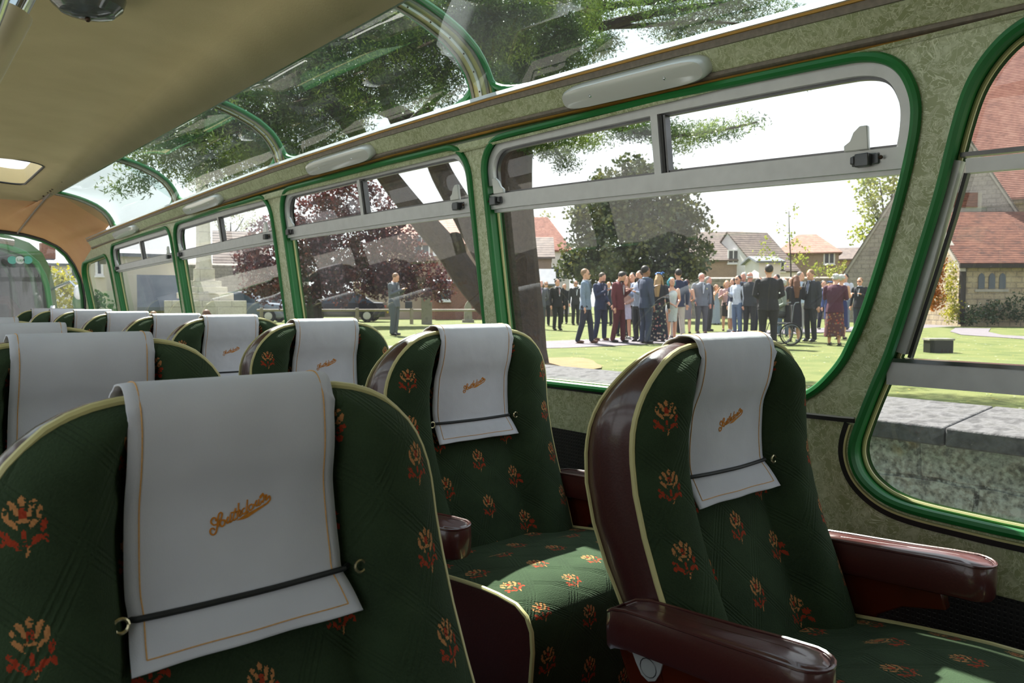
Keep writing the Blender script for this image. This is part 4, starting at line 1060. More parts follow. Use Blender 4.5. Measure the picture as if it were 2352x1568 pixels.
def rnd_dir(): 
    while True:
        v = Vector((random.uniform(-1, 1), random.uniform(-1, 1), random.uniform(-1, 1)))
        if .05 < v.length < 1: return v
class Leaves:
    def __init__(s): s.v = []; s.f = []
    def quad(s, c, size, asp=.5, up=0.0):
        d = rnd_dir().normalized(); d.z += up; d.normalize(); e = d.cross(rnd_dir()).normalized()
        a = d * size; b = e * size * asp; n = len(s.v)
        s.v += [tuple(c - a*.5), tuple(c + b*.5), tuple(c + a*.5), tuple(c - b*.5)]; s.f.append((n, n+1, n+2, n+3))
    def pad(s, c, rx, ry, rz, count, size, asp=.5, up=0.0, shell=.5, clump=True):
        # clumped ellipsoid of leaves
        nc = max(1, count // 14)
        for _ in range(nc):
            d = rnd_dir(); d = d.normalized() * (d.length ** shell if d.length > 0 else 0)
            q = Vector((c[0] + d.x*rx, c[1] + d.y*ry, c[2] + d.z*rz)); cs = size * random.uniform(1.4, 2.6)
            for _ in range(14):
                s.quad(q + rnd_dir() * cs, size * random.uniform(.6, 1.3), asp, up)
    def build(s, name, m, parent):
        me = D.meshes.new(name); me.from_pydata(s.v, [], s.f); me.materials.append(m); o = D.objects.new(name, me); COL.objects.link(o)
        o.parent = parent; 
        if parent: o.matrix_parent_inverse = parent.matrix_world.inverted() if False else Matrix.Translation(-parent.location)
        return o
def wpart(mb, name, m, root, **k):                          # a part built in world coordinates, kept where it stands
    o = mb.build(name, m, root, **k); o.matrix_parent_inverse = Matrix.Translation(-root.location); return o
def ground(px, d):                                          # a spot on the lawn in the bearing px at distance d
    p = at(px, 692.3, d); return Vector((p.x, p.y, LAWN))
def limb(mb, pts, r0, r1, n=10):
    P = [at(*p) for p in pts]; Q = []
    for i in range(len(P) - 1):
        p0 = P[max(0, i-1)]; p1 = P[i]; p2 = P[i+1]; p3 = P[min(len(P)-1, i+2)]
        for k in range(4):
            u = k/4; Q.append(.5*((2*p1) + (p2-p0)*u + (2*p0-5*p1+4*p2-p3)*u*u + (3*p1-p0-3*p2+p3)*u**3))
    Q.append(P[-1]); mb.tube(Q, [r0 + (r1 - r0) * i / (len(Q) - 1) for i in range(len(Q))], n)
random.seed(5)
cb_ = ground(1203, 11.9)
cedar = thing('cedar_tree', 'huge dark cedar with a broad bare trunk and spreading limbs over the lawn', 'tree', cb_)
mb = MB(); n = 22; rings = []
TR = [(855, 1206, .46), (835, 1204, .36), (800, 1203, .325), (740, 1200, .315), (640, 1190, .32), (540, 1183, .315), (460, 1180, .305), (400, 1177, .31), (350, 1172, .34), (300, 1165, .33), (220, 1150, .30), (120, 1140, .27), (0, 1135, .24), (-150, 1140, .2)]
for py, px, r in TR:
    c = at(px, py, 11.9)
    rings.append([c + Vector((math.cos(2*PI*j/n), math.sin(2*PI*j/n), 0)) * r * (1 + .07*math.sin(j*2.9 + py*.004) + .04*math.sin(j*5.3 + py*.01)) for j in range(n)])
rings[0] = [Vector((p.x, p.y, LAWN - .05)) for p in rings[0]]
mb.loft(rings[::-1]); wpart(mb, 'trunk', M_BARK, cedar, auto=80)
mb = MB()
limb(mb, [(1185, 760, 11.9), (1130, 705, 11.8), (1075, 640, 11.6), (1030, 575, 11.4), (965, 500, 11.2), (905, 425, 11.0), (850, 350, 10.8), (790, 270, 10.4), (700, 190, 10.0), (620, 130, 9.6)], .25, .08)
wpart(mb, 'low_limb', M_BARK, cedar)
mb = MB(); limb(mb, [(1050, 585, 11.5), (1046, 560, 11.3), (1042, 545, 11.2)], .15, .12); wpart(mb, 'sawn_stump', M_BARK, cedar)
mb = MB()
limb(mb, [(1165, 660, 12.0), (1110, 570, 12.2), (1055, 470, 12.4), (1015, 400, 12.4), (985, 330, 12.3), (940, 275, 12.1), (860, 240, 11.8), (780, 215, 11.2), (640, 260, 10.6), (520, 300, 10.0), (420, 330, 9.6)], .24, .05)
limb(mb, [(985, 330, 12.3), (930, 300, 12), (900, 255, 11.9), (880, 200, 11.6), (860, 130, 11), (800, 60, 10.4)], .15, .05)
limb(mb, [(930, 300, 12), (985, 245, 11.8), (1010, 200, 11.4), (1040, 120, 11)], .10, .05)
wpart(mb, 'limb', M_BARK, cedar)
mb = MB()
limb(mb, [(1165, 230, 11.9), (1270, 130, 11.6), (1340, 50, 11.2), (1400, -40, 10.8)], .24, .14)
limb(mb, [(1300, 90, 11.5), (1420, 50, 11.2), (1560, 20, 11), (1700, 5, 10.8)], .09, .025)
limb(mb, [(1290, 70, 11.5), (1400, 15, 11.2), (1500, 5, 11), (1640, -10, 10.8)], .07, .02)
limb(mb, [(1320, 60, 11.5), (1450, 60, 11.3), (1600, 50, 11), (1700, 55, 10.8)], .05, .015)
limb(mb, [(1200, 330, 11.9), (1280, 290, 11.7), (1380, 285, 11.5), (1450, 300, 11.4), (1560, 310, 11.3), (1650, 300, 11.2), (1740, 280, 11.1)], .07, .015)
limb(mb, [(1195, 345, 11.9), (1250, 330, 11.6), (1300, 370, 11.4)], .05, .012)
limb(mb, [(1150, 180, 11.9), (1050, 110, 11.4), (930, 60, 10.6), (820, -10, 10)], .16, .06)
wpart(mb, 'right_limb', M_BARK, cedar)
F = Leaves()
PADS = [  # bearing, height in the view, distance, half-width m, half-height m, amount
 (330,300,9.4,.34,.10,260),(375,330,9.5,.42,.13,420),(430,285,9.8,.48,.14,520),(470,345,9.6,.55,.16,700),(340,372,9.3,.30,.05,150),(295,430,9.0,.22,.04,80),(330,412,9.1,.18,.03,60),(540,300,9.8,.50,.24,900),(560,370,10,.45,.16,600),(500,400,10,.35,.10,240),(600,330,10.4,.34,.22,500),(440,400,9.6,.30,.05,140),
 (560,180,9.6,.6,.20,900),(640,120,9.4,.60,.24,1000),(600,250,9.8,.5,.20,800),(700,170,9.6,.6,.24,1200),(760,110,9.6,.6,.26,1300),(830,150,9.8,.6,.26,1300),(740,240,10,.55,.18,900),(680,310,10,.45,.22,900),(760,290,10.4,.45,.18,700),(850,220,10.6,.55,.18,1000),(930,150,10.2,.55,.22,1100),(990,190,10.6,.40,.18,800),(900,60,9.6,.6,.26,1200),(800,30,9.2,.6,.22,1000),(980,90,10,.5,.24,900),(1000,240,11,.3,.06,120),(860,10,9.2,.6,.2,900),(520,240,9.4,.4,.12,340),(700,360,10.6,.35,.10,300),(640,360,10.4,.3,.12,300),(1020,40,9.8,.5,.22,900),
 (1100,70,10,.50,.26,1300),(1140,140,10.4,.45,.22,1200),(1180,60,10,.5,.24,1200),(1250,90,10.4,.45,.20,1000),(1310,20,10,.4,.26,1000),(1330,110,10.8,.40,.13,700),(1220,160,10.8,.40,.16,800),(1110,10,9.8,.6,.24,1200),(1200,0,9.8,.6,.24,1200),(1300,150,11,.26,.08,260),(1170,190,11,.4,.10,500),(1390,100,11,.2,.06,140),
 (1450,25,11,.5,.04,260),(1560,45,11,.55,.05,340),(1640,30,11,.5,.06,380),(1700,15,10.9,.5,.05,300),(1600,75,11,.35,.04,180),(1540,70,11,.3,.03,120),(1750,30,10.8,.4,.04,160),(1480,5,11,.5,.05,260),(1640,-10,11,.6,.06,300),
 (1225,335,11.6,.30,.06,240),(1290,322,11.6,.36,.06,300),(1340,326,11.5,.32,.05,220),(1270,350,11.5,.24,.05,140),(1300,378,11.4,.14,.06,90),(1440,298,11.4,.28,.08,260),(1500,300,11.4,.36,.08,320),(1570,312,11.3,.40,.06,260),(1620,303,11.3,.40,.05,200),(1690,285,11.2,.35,.03,100),(1560,338,11.3,.18,.03,60),(1400,287,11.4,.25,.02,60),
 (1860,182,11,.14,.03,40)]
for px, py, d, rw, rh, cnt in PADS:
    c = at(px, py, d)
    F.pad(c, rw * 1.15, rw * 1.3, rh * 1.15, int(cnt * 5.2), .064, .24, .35, .6)
F.build('needle_crown', M_CEDAR, cedar)
# bare needle-strewn soil round the trunk
mb = MB(); 
mb.add([Vector((cb_.x, cb_.y, gh(cb_.x, cb_.y) + .05))] + [Vector((cb_.x + 1.5*math.cos(a)*(1 + .2*math.sin(3*a)), cb_.y + 1.2*math.sin(a)*(1 + .15*math.cos(4*a)), gh(cb_.x, cb_.y) + .012)) for a in [2*PI*i/24 for i in range(24)]], [(0, 1 + i, 1 + (i + 1) % 24) for i in range(24)])
o = mb.build('bare_soil', M_EARTH); o['kind'] = 'structure'

def blob_tree(name, label, px, d, blobs, m, leaf, dens, trunk, tm=M_BARK2, asp=.7, group=None, twigs=0):
    root = thing(name, label, 'tree' if 'shrub' not in name and 'creeper' not in name else 'shrub', ground(px, d), 0, group)
    mb = MB()
    if trunk:
        limb(mb, [(px, 692 + 1.0/d*1750 + 2, d)] + trunk[1:], trunk[0], trunk[0] * .4)
        for b in (blobs[:8] if trunk[0] > .1 else []): limb(mb, [trunk[-1][:3], ((trunk[-1][0] + b[0])/2, (trunk[-1][1] + b[1])/2 + 6, d), (b[0], b[1], d)], trunk[0]*.35, .03, 6)
        wpart(mb, 'trunk', tm, root)
    F = Leaves()
    for px_, py_, rx, ry in blobs:
        c = at(px_, py_, d); k = d / FPX
        F.pad(c, rx*k, rx*k*.8, ry*k, int(dens * rx * ry / 60), leaf, asp, 0, .55)
    F.build('crown', m, root); return root
blob_tree('copper_beech', 'purple-leaved copper beech drooping over the parked cars', 722, 31,
 [(640,560,70,60),(740,500,70,60),(800,560,100,80),(880,590,90,70),(700,620,110,60),(960,620,60,40),(600,630,50,50),(830,640,95,45),(760,440,50,35),(1000,655,40,22),(860,480,55,50),(900,650,70,40),(740,680,70,20),(690,560,60,60),(920,540,50,40),(575,600,35,30),(950,660,50,30),(820,420,35,30),(640,680,60,20),(1020,680,25,14)], M_BEECH, .15, 26, [.42, (722, 700, 31), (735, 640, 31)])
blob_tree('yew_tree', 'broad dark green yew standing behind the wedding guests', 1450, 38,
 [(1450,560,120,75),(1380,490,60,50),(1480,440,70,50),(1560,480,55,35),(1600,505,38,16),(1340,580,48,50),(1590,580,50,45),(1450,385,40,25),(1520,405,45,22),(1330,505,30,22),(1500,520,100,60),(1400,430,50,35),(1620,520,18,8),(1420,610,120,30),(1560,610,70,30),(1310,610,30,25),(1580,440,30,12),(1360,630,60,22),(1450,635,90,22),(1540,630,70,22),(1440,480,70,60)], M_YEW, .22, 30, [.4, (1450, 640, 38), (1455, 560, 38)])
blob_tree('leafy_tree', 'light green tree rising behind the church gable', 2035, 56,
 [(2020,410,55,45),(2060,380,50,40),(1990,430,35,30),(2000,480,35,30),(2040,470,50,40),(1975,545,22,16),(2010,520,40,30),(2080,430,50,50),(1970,395,14,8),(2060,520,40,40),(2100,380,40,40)], M_LIME, .26, 14, [.3, (2030, 600, 56), (2035, 520, 56)])
blob_tree('young_tree', 'slender young tree with sparse yellow-green leaves in front of the houses', 1818, 40,
 [(1775,590,20,5),(1745,585,12,5),(1830,590,16,10),(1805,600,12,5),(1825,560,10,10),(1815,535,8,8),(1758,555,8,6),(1760,570,10,5),(1790,522,6,4),(1838,600,8,6),(1813,490,4,4),(1826,474,8,2),(1850,578,4,4)], M_LIME, .16, 26, [.045, (1816, 600, 40), (1813, 540, 40), (1812, 485, 40)])
blob_tree('hazy_tree', 'pale spring tree far behind the stone cross', 520, 60,
 [(530,510,45,30),(500,540,30,30),(560,500,40,25),(580,540,35,30),(545,560,40,20)], M_PALETREE, .14, 12, [.2, (525, 600, 60), (530, 540, 60)])
blob_tree('distant_treetop', 'pale treetop showing above the orange roof', 1235, 70, [(1235,500,22,14),(1255,508,14,10),(1215,495,14,12)], M_PALETREE, .3, 16, [.2, (1235, 560, 70), (1235, 520, 70)])
blob_tree('creeper_shrub', 'orange-leaved creeper climbing the church wall left of the golden shrub', 2143, 29.6, [(2143,612,22,26),(2136,645,28,30),(2146,680,22,26),(2155,600,14,14)], M_ORANGE, .11, 60, None)
blob_tree('golden_shrub', 'tall golden-green column shrub at the porch corner', 2186, 30, [(2184,625,13,20),(2186,660,16,30),(2188,700,20,26),(2180,725,22,16)], M_YELLOW, .09, 46, None)
for i, (x, y, rx, ry, lb) in enumerate(((2235, 722, 24, 20, 'left'), (2285, 716, 30, 22, 'middle'), (2340, 708, 34, 28, 'right'))):
    blob_tree('low_shrub', 'dark low shrub under the porch wall, %s of the three' % {'left': 'nearest the corner', 'middle': 'middle one', 'right': 'tallest one'}[lb], x, 29.5, [(x, y, rx, ry)], M_BUSH, .10, 46, None, group='shrubs under the porch wall')
blob_tree('yellow_shrub', 'yellow-green shrub beside the white house behind the coaches', 142, 24, [(130,640,20,24),(150,665,24,26),(170,690,24,24),(140,700,26,16)], M_YELLOW, .12, 30, None)
blob_tree('garden_shrub', 'green shrub under the cream house seen through the rear quarter window', 228, 24, [(215,690,14,20),(235,700,20,16),(222,730,22,28)], M_BUSH, .12, 30, None)
blob_tree('wall_shrub', 'green bushes above the garden wall in front of the far houses', 1900, 44, [(1885,622,34,10),(1925,618,26,12),(1955,612,20,14)], M_LIME, .16, 24, None)

# ---------------------------------------------------------------- buildings
def tile_mat(name, cols, rh=.12):
    t = NT(name); co = t.co(); nz = t.tex('Noise', co, Scale=2.0, Detail=6.0); n2 = t.tex('Noise', t.co('Object', (4, 4, 14)), Scale=1.2, Detail=3.0)
    wv = t.tex('Wave', co, Scale=1.0 / rh / 6.283 * 3.14, wave_type='BANDS', bands_direction='Z')
    c = t.ramp(t.math('MULTIPLY', t.math('ADD', nz.outputs[0], n2.outputs[0]), .5), [(.36, lin(cols[0])), (.5, lin(cols[1])), (.62, lin(cols[2]))])
    c = t.mix(t.ramp(wv.outputs[1], [(0.0, .45), (.25, 0.0)]), c, lin(cols[3])); t.base(c, .85); t.bump(wv.outputs[1], .5, .03); return t.m
M_TILE_O = tile_mat('orange_clay_tiles', [(150, 84, 70), (190, 118, 98), (208, 142, 120), (120, 66, 54)], .16)
M_TILE_B = tile_mat('brown_clay_tiles', [(100, 62, 52), (140, 86, 68), (164, 106, 84), (70, 44, 38)], .12)
M_TILE_G = tile_mat('grey_brown_tiles', [(110, 98, 96), (140, 122, 116), (156, 138, 128), (90, 80, 80)], .3)
M_TILE_P = tile_mat('faded_pink_tiles', [(160, 116, 102), (184, 136, 118), (196, 152, 134), (140, 100, 90)], .3)
OUTK = 0.95
M_SLATE = noise_mat('slate', [(92, 98, 110), (122, 126, 134)], 2, .6)
M_STONE = stone_mat('warm_church_stone', [(168, 150, 122), (146, 130, 108), (182, 168, 142), (120, 106, 92)], (.42, .22), (120, 108, 94), 2, .03)
M_STONEG = stone_mat('grey_church_rubble', [(158, 150, 142), (140, 132, 126), (170, 162, 152), (112, 106, 104)], (.36, .2), (130, 122, 116), 2, .03)
M_BRICK = stone_mat('red_brick', [(142, 92, 74), (124, 80, 68), (150, 104, 86), (110, 76, 66)], (.23, .075), (150, 130, 116), 1.5, .008)
M_BRICKT = stone_mat('tan_brick', [(158, 134, 116), (146, 124, 108), (166, 144, 126), (134, 114, 102)], (.23, .075), (160, 146, 132), 1.5, .008)
M_RENDER = noise_mat('white_render', [(214, 210, 212), (228, 226, 226)], 1.5, .9)
M_CREAMR = noise_mat('cream_render', [(196, 190, 176), (208, 202, 188)], 1.2, .9)
M_TANR = noise_mat('tan_render', [(170, 150, 130), (182, 162, 142)], 1.2, .9)
M_FRAMEW = mat('white_window_frame', (232, 232, 236), .5); M_PANE = mat('dark_window_pane', (64, 74, 84), .15, 0, .2, 2); M_VERGE = noise_mat('verge_stone', [(150, 144, 136), (168, 162, 152)], 4, .9)
M_TIMBER = mat('dark_timber', (40, 32, 30), .7)

def house(name, label, px, d, ang, w_, dp, eave, ridge, wm, rm, wins=(), cat='house', over=.25, ridge_front=True, verge=None, chimney=None, base=LAWN, hip=0.0):
    # px, d: front left corner; w_ along the front, dp away from it; heights above the lawn; wins: (x, z, w, h, cols)
    o0 = ground(px, d); o0.z = base; a = math.atan2(-o0.x, o0.y) * 1.0 + math.radians(ang)
    r = thing(name, label, cat, o0, a)
    mb = MB(); rr = ridge
    if ridge_front: mb.loft([[Vector((x, y, z)) for y, z in ((0, 0), (0, eave), (dp/2, ridge - .02), (dp, eave), (dp, 0))] for x in ((0, w_) if not hip else (0, w_))]) if not hip else mb.box((0, 0, 0), (w_, dp, eave))
    else: mb.loft([[Vector((x, y, z)) for x, z in ((0, 0), (0, eave), (w_/2, ridge - .02), (w_, eave), (w_, 0))] for y in (0, dp)])
    mb.build('walls', wm, r, smooth=False)
    mb = MB(); t_ = .12; sl = (ridge - eave)
    if ridge_front:
        k = sl / (dp/2)
        for sg in (0, 1):
            y0, y1 = (-over, dp/2) if sg == 0 else (dp + over, dp/2)
            hx0, hx1 = (hip, w_ - hip) if hip else (-over, w_ + over)
            q = [Vector((-over, y0, eave - k*over)), Vector((w_ + over, y0, eave - k*over)), Vector((hx1, y1, ridge)), Vector((hx0, y1, ridge))]
            mb.loft([[p for p in q], [p + Vector((0, 0, t_)) for p in q]])
        if hip:
            for sx in (0, 1):
                X0, X1 = (-over, hip) if sx == 0 else (w_ + over, w_ - hip)
                q = [Vector((X0, -over, eave - k*over)), Vector((X1, dp/2, ridge)), Vector((X0, dp + over, eave - k*over))]; mb.loft([q, [p + Vector((0, 0, t_)) for p in q]])
    else:
        k = sl / (w_/2)
        for sg in (0, 1):
            x0, x1 = (-over, w_/2) if sg == 0 else (w_ + over, w_/2)
            q = [Vector((x0, -over*.4, eave - k*over)), Vector((x0, dp + over, eave - k*over)), Vector((x1, dp + over, ridge)), Vector((x1, -over*.4, ridge))]
            mb.loft([q, [p + Vector((0, 0, t_)) for p in q]])
    mb.build('roof', rm, r, smooth=False)
    if verge:
        if ridge_front: ps = [[(x, -over, eave - k*over + .1), (x, dp/2, ridge + .16), (x, dp + over, eave - k*over + .1)] for x in (-over,)]
        else: ps = [[(-over, -over*.4, eave - k*over + .1), (w_/2, -over*.4, ridge + .16), (w_ + over, -over*.4, eave - k*over + .1)]]
        for p in ps:
            mb = MB()
            for q0, q1 in zip(p, p[1:]):
                q0, q1 = Vector(q0), Vector(q1); n_ = Vector((.22, 0, 0)) if ridge_front else Vector((0, .25, 0))
                mb.loft([[q + n_*0, q + n_, q + n_ + Vector((0, 0, -.3)), q + Vector((0, 0, -.3))] for q in (q0, q1)])
            mb.build('verge', verge, r, smooth=False)
    for (x, z, ww, hh, nc) in wins:
        mb = MB(); mb.box((x - .06, -.05, z - .06), (x + ww + .06, .02, z + hh + .06))
        f = mb.build('window', M_FRAMEW, r, smooth=False)
        for c in range(nc):
            a0 = x + ww * c / nc + .04; MB().box((a0, -.06, z + .03), (x + ww * (c + 1) / nc - .04, -.04, z + hh - .03)).build('pane', M_PANE, f, smooth=False)
        MB().box((x - .1, -.14, z - .14), (x + ww + .1, .0, z - .06)).build('sill', M_FRAMEW, f, smooth=False)
    if chimney:
        x, y, z, s = chimney; mb = MB(); mb.box((x - s, y - s*.7, z), (x + s, y + s*.7, ridge + s * 2.2)); c_ = mb.build('chimney', M_BRICK, r, smooth=False)
        MB().lathe([(s*.3, ridge + s*2.2), (s*.26, ridge + s*3.2)], 10, Matrix.Translation((x, y, 0))).build('chimney_pot', M_TILE_O, c_)
    return r
K = lambda py, d: (692.3 - py) / FPX * d + 1.0              # height above the lawn of something seen at py
house('cottage', 'house with a bright orange hipped roof left of the yew', 1150, 62, 0, 5.6, 6, K(572, 62), K(500, 64), M_RENDER, M_TILE_O, [(4.0, 2.3, .8, 1.5, 2)], hip=1.6)
house('cottage', 'low house with a grey-brown roof in front of the orange one', 1190, 55, 0, 2.4, 5, K(590, 55), K(548, 57), M_BRICKT, M_TILE_G)
house('lean_to', 'blue-grey slate lean-to below the grey-brown roof', 1195, 52, 0, 2.2, 2.4, K(650, 52), K(620, 52), M_BRICKT, M_SLATE, cat='outbuilding')
house('cottage', 'brown house with a white dormer window beside the yew', 1560, 60, 8, 5.4, 7, K(597, 60), K(536, 63), M_BRICKT, M_TILE_G, [(3.75, K(604, 60), .75, .95, 2)], over=.2)
house('cottage', 'house with a tall white gable end and brown roof', 1742, 57, 36, 3.6, 8.2, K(622, 57), K(536, 61), M_RENDER, M_TILE_G, [(1.6, K(604, 58)-.6, .6, .7, 2)], over=.1)
house('cottage', 'brick house with a faded pink hipped roof and one white window', 1785, 64, 0, 4.7, 7, K(582, 64), K(541, 66), M_BRICKT, M_TILE_P, [(3.6, K(607, 64), .75, .85, 2)], hip=1.6)
house('cottage', 'small grey-roofed house at the right end of the row', 1902, 74, 0, 3.6, 5, K(596, 74), K(571, 75), M_BRICKT, M_TILE_G)
house('garden_shed', 'white shed with a slate roof below the houses', 1742, 50, 18, 1.4, 3.0, K(602, 50), K(590, 50), M_RENDER, M_SLATE, cat='shed')
house('brick_house', 'tan brick house with pinkish roof seen behind the copper beech', 880, 48, -6, 6.6, 8, K(560, 48), K(500, 50), M_BRICKT, M_TILE_P, [(2.0, 4.0, .9, 1.1, 2), (3.2, 4.0, .9, 1.1, 2), (4.6, 2.0, 1.5, .8, 3)])
house('brick_garage', 'flat-roofed red brick building behind the gravestones', 990, 42, -4, 3.0, 5, K(650, 42), K(644, 42), M_BRICK, M_SLATE, [(.5, 1.1, .5, .55, 1)], cat='outbuilding')
house('garden_wall', 'tan rendered wall behind the man with the phone', 812, 43, -3, 4.4, .4, K(655, 43), K(652, 43), M_TANR, M_TANR, cat='wall', over=.02)
house('stone_barn', 'low stone barn with a tan gable roof behind the stone cross', 500, 48, 0, 3.0, 6, K(612, 48), K(532, 50), M_TANR, M_TILE_G)
house('boundary_wall', 'grey stone boundary wall left of the copper beech', 425, 44, 0, 7, .5, K(612, 44), K(608, 44), M_STONEG, M_STONEG, cat='wall', over=.02)
house('churchyard_boundary_wall', 'low stone wall running behind the wedding guests', 1480, 46, 0, 13, .4, K(645, 46), K(642, 46), M_STONEG, M_STONEG, cat='wall', over=.02)
house('cream_house', 'large cream rendered house beside the coach park', 246, 26, 0, 2.2, 6, K(535, 26)+.1, K(522, 27)+.1, M_CREAMR, M_SLATE, base=ROAD + .02)
house('bay_roof_annex', 'low annex with a slate roof in front of the cream house', 335, 24.5, 0, 1.0, 1.0, K(690, 24.5)+.9, K(640, 24.5)+.9, M_CREAMR, M_SLATE, cat='outbuilding', base=ROAD + .02)
house('cream_cottage', 'narrow cream house seen through the rear quarter window', 195, 34, 0, 1.0, 4, K(545, 34)+.9, K(520, 34)+.9, M_CREAMR, M_SLATE, [(.5, 3.1, .2, 1.0, 1)], base=ROAD + .02)
house('white_house', 'white house with a tall chimney behind the other coach', 128, 34, 6, 1.25, 5, K(610, 34)+.9, K(590, 34)+.9, M_RENDER, M_SLATE, [(.62, 2.9, .28, 1.1, 1)], chimney=(-.1, 1.6, 2.6, .30), base=ROAD + .02)
# the church
nave = house('church', 'stone church with tall orange tiled roof, grey gable and low brown-tiled wing with arched windows', 2128, 41, 0, 26, 16, K(448, 41), K(-40, 49), M_STONE, M_TILE_O, cat='church', over=.3)
bc = MB().box((7.3, 6.6, 13.2), (9.0, 8.2, 16.2)).build('bell_turret', M_SLATE, nave, smooth=False)
MB().box((7.1, 6.4, 13.0), (9.2, 8.4, 13.3)).build('turret_skirt', M_FRAMEW, nave, smooth=False)
gable = house('church_gable', 'grey rubble gable end of the church behind the grey-suited guests', 1940, 37, -4, 8.4, 9, K(625, 37), K(285, 37), M_STONEG, M_TILE_B, cat='church', ridge_front=False, verge=M_VERGE, over=.12)
porch = house('church_porch', 'low stone church wing with brown tiles and three little arched windows', 2208, 30, 28, 7.0, 5.0, K(603, 30), K(492, 32), M_STONE, M_TILE_B, cat='church', over=.18, verge=M_VERGE)
for i, x in enumerate((.62, 1.02, 1.42)):
    mb = MB(); mb.prism([(x, 1.5), (x + .24, 1.5), (x + .24, 1.95), (x + .2, 2.06), (x + .12, 2.12), (x + .04, 2.06), (x, 1.95)], -.03, .03, 'y'); mb.build('lancet_window', M_PANE, porch, smooth=False)
MB().box((.5, -.04, 1.38), (1.78, .03, 1.48)).build('window_sill', M_VERGE, porch, smooth=False)
MB().box((-.10, -.12, .1), (.10, .02, 2.4)).build('drainpipe', M_TIMBER, porch, smooth=False)
MB().box((-.2, -.24, K(603, 30) - .22), (6.2, -.14, K(603, 30) - .06)).build('gutter', M_TIMBER, porch, smooth=False)
dm = thing('roof_dormer', 'square tile-hung dormer on the church roof above the wing', 'dormer', tuple(at(2215, 465, 33)), math.atan2(RGT.y, RGT.x))
MB().box((-.75, 0, -.42), (.75, 2.5, .42)).build('dormer_cheeks', M_VERGE, dm, smooth=False)
MB().box((-.62, -.05, -.2), (.55, .02, .42)).build('dormer_front', M_TILE_B, dm, smooth=False)

bpy.context.view_layer.update()
for r_, pre in ((gable, 'gable_'), (porch, 'wing_'), (dm, '')):  # one building: its wings are parts of the church
    for ch in list(r_.children):
        mw = ch.matrix_world.copy(); ch.parent = nave; ch.matrix_parent_inverse = Matrix.Identity(4); ch.matrix_basis = nave.matrix_world.inverted() @ mw
        if not ch.name.startswith(('lancet', 'drain', 'dormer', 'gutter')): ch.name = pre + ch.name.split('.')[0]
    D.objects.remove(r_)

# war memorial
M_PORT = stone_mat('pale_memorial_stone', [(206, 198, 182), (196, 188, 172), (214, 208, 194), (180, 172, 158)], (.9, .42), (150, 142, 130), 1.5, .012)
mem = thing('war_memorial', 'pale stone cross on stepped plinth left of the copper beech', 'monument', ground(470, 26), math.atan2(RGT.y, RGT.x) + math.radians(24))
z = 0
for i, (s, h) in enumerate(((2.5, 1.03), (1.75, .26), (1.40, .20), (1.05, .20), (.66, .42))):
    MB().cbox((0, 0, z + h/2), (s, s, h)).build('plinth' if i == 0 else 'step', M_PORT, mem, smooth=False, bevel=.015); z += h
mb = MB(); mb.loft([[Vector((sx*w_, sy*w_, zz)) for sx, sy in ((-1,-.6),(-.6,-1),(.6,-1),(1,-.6),(1,.6),(.6,1),(-.6,1),(-1,.6))] for zz, w_ in ((z, .27), (z + .25, .24), (5.3, .19), (5.65, .24), (5.8, .24))]); mb.build('shaft', M_PORT, mem, smooth=False)
MB().box((-.16, -.14, 5.8), (.16, .14, 7.6)).box((-.62, -.14, 6.6), (.62, .14, 6.9)).build('cross_head', M_PORT, mem, smooth=False)

# gravestones, planter
M_GRAVE = noise_mat('gravestone', [(120, 116, 106), (150, 146, 134), (128, 128, 112)], 5, .95, .4)
def stone(label, px, d, w_, h, t_, kind):
    o = ground(px, d)
    if kind == 'round': prof = [(-w_/2, 0), (w_/2, 0), (w_/2, h*.86)] + [(w_*.5*math.cos(a)*(.8 if abs(math.cos(a)) < .9 else 1), h*.86 + h*.14*math.sin(a)) for a in [PI*k/8 for k in range(1, 8)]] + [(-w_/2, h*.86)]
    elif kind == 'point': prof = [(-w_/2, .12), (w_/2, .12), (w_*.42, h*.72), (w_*.3, h*.84), (0, h), (-w_*.3, h*.84), (-w_*.42, h*.72)]
    r = thing('gravestone', label, 'gravestone', o, math.atan2(RGT.y, RGT.x) + .1)
    MB().prism(prof, -t_/2, t_/2, 'y').build('slab', M_GRAVE, r, smooth=False, bevel=.015)
    if kind == 'point': MB().box((-w_*.7, -t_, 0), (w_*.7, t_, .14)).build('foot', M_GRAVE, r, smooth=False, bevel=.01)
stone('tall round-topped gravestone in front of the red brick building', 980, 33, .46, 1.30, .14, 'round')
stone('smaller pointed gravestone right of the tall one', 1075, 36, .40, 1.05, .14, 'point')
pb = thing('grave_marker', 'small black box-shaped marker on the lawn near the porch', 'marker', ground(2158, 14.8), math.atan2(RGT.y, RGT.x) - .05)
MB().box((-.22, -.14, 0), (.22, .14, .25)).build('block', M_BLACKRUB, pb, smooth=False, bevel=.01); MB().box((-.24, -.15, .25), (.24, .15, .285)).build('top_slab', M_GRAVE, pb, smooth=False)
# low rail fence by the road
M_RAIL = noise_mat('grey_rail', [(150, 142, 136), (168, 160, 150)], 4, .9)
for i, px in enumerate((600, 820, 945)):
    fp = thing('rail_post', 'grey wooden post of the low rail fence by the parked cars', 'post', ground(px, 33.5), 0, 'posts of the rail fence'); MB().box((-.06, -.06, 0), (.06, .06, .72)).build('post', M_RAIL, fp, smooth=False, bevel=.01)
fr = thing('fence_rail', 'long low rail of the fence in front of the parked cars', 'rail', ground(590, 33.5)); mb = MB(); a = ground(590, 33.5); b = ground(1120, 33.5)
mb.tube([(0, 0, .62), tuple(b - a + Vector((0, 0, .62)))], .05, 8); mb.build('rail', M_RAIL, fr)

OUTK = 0.55
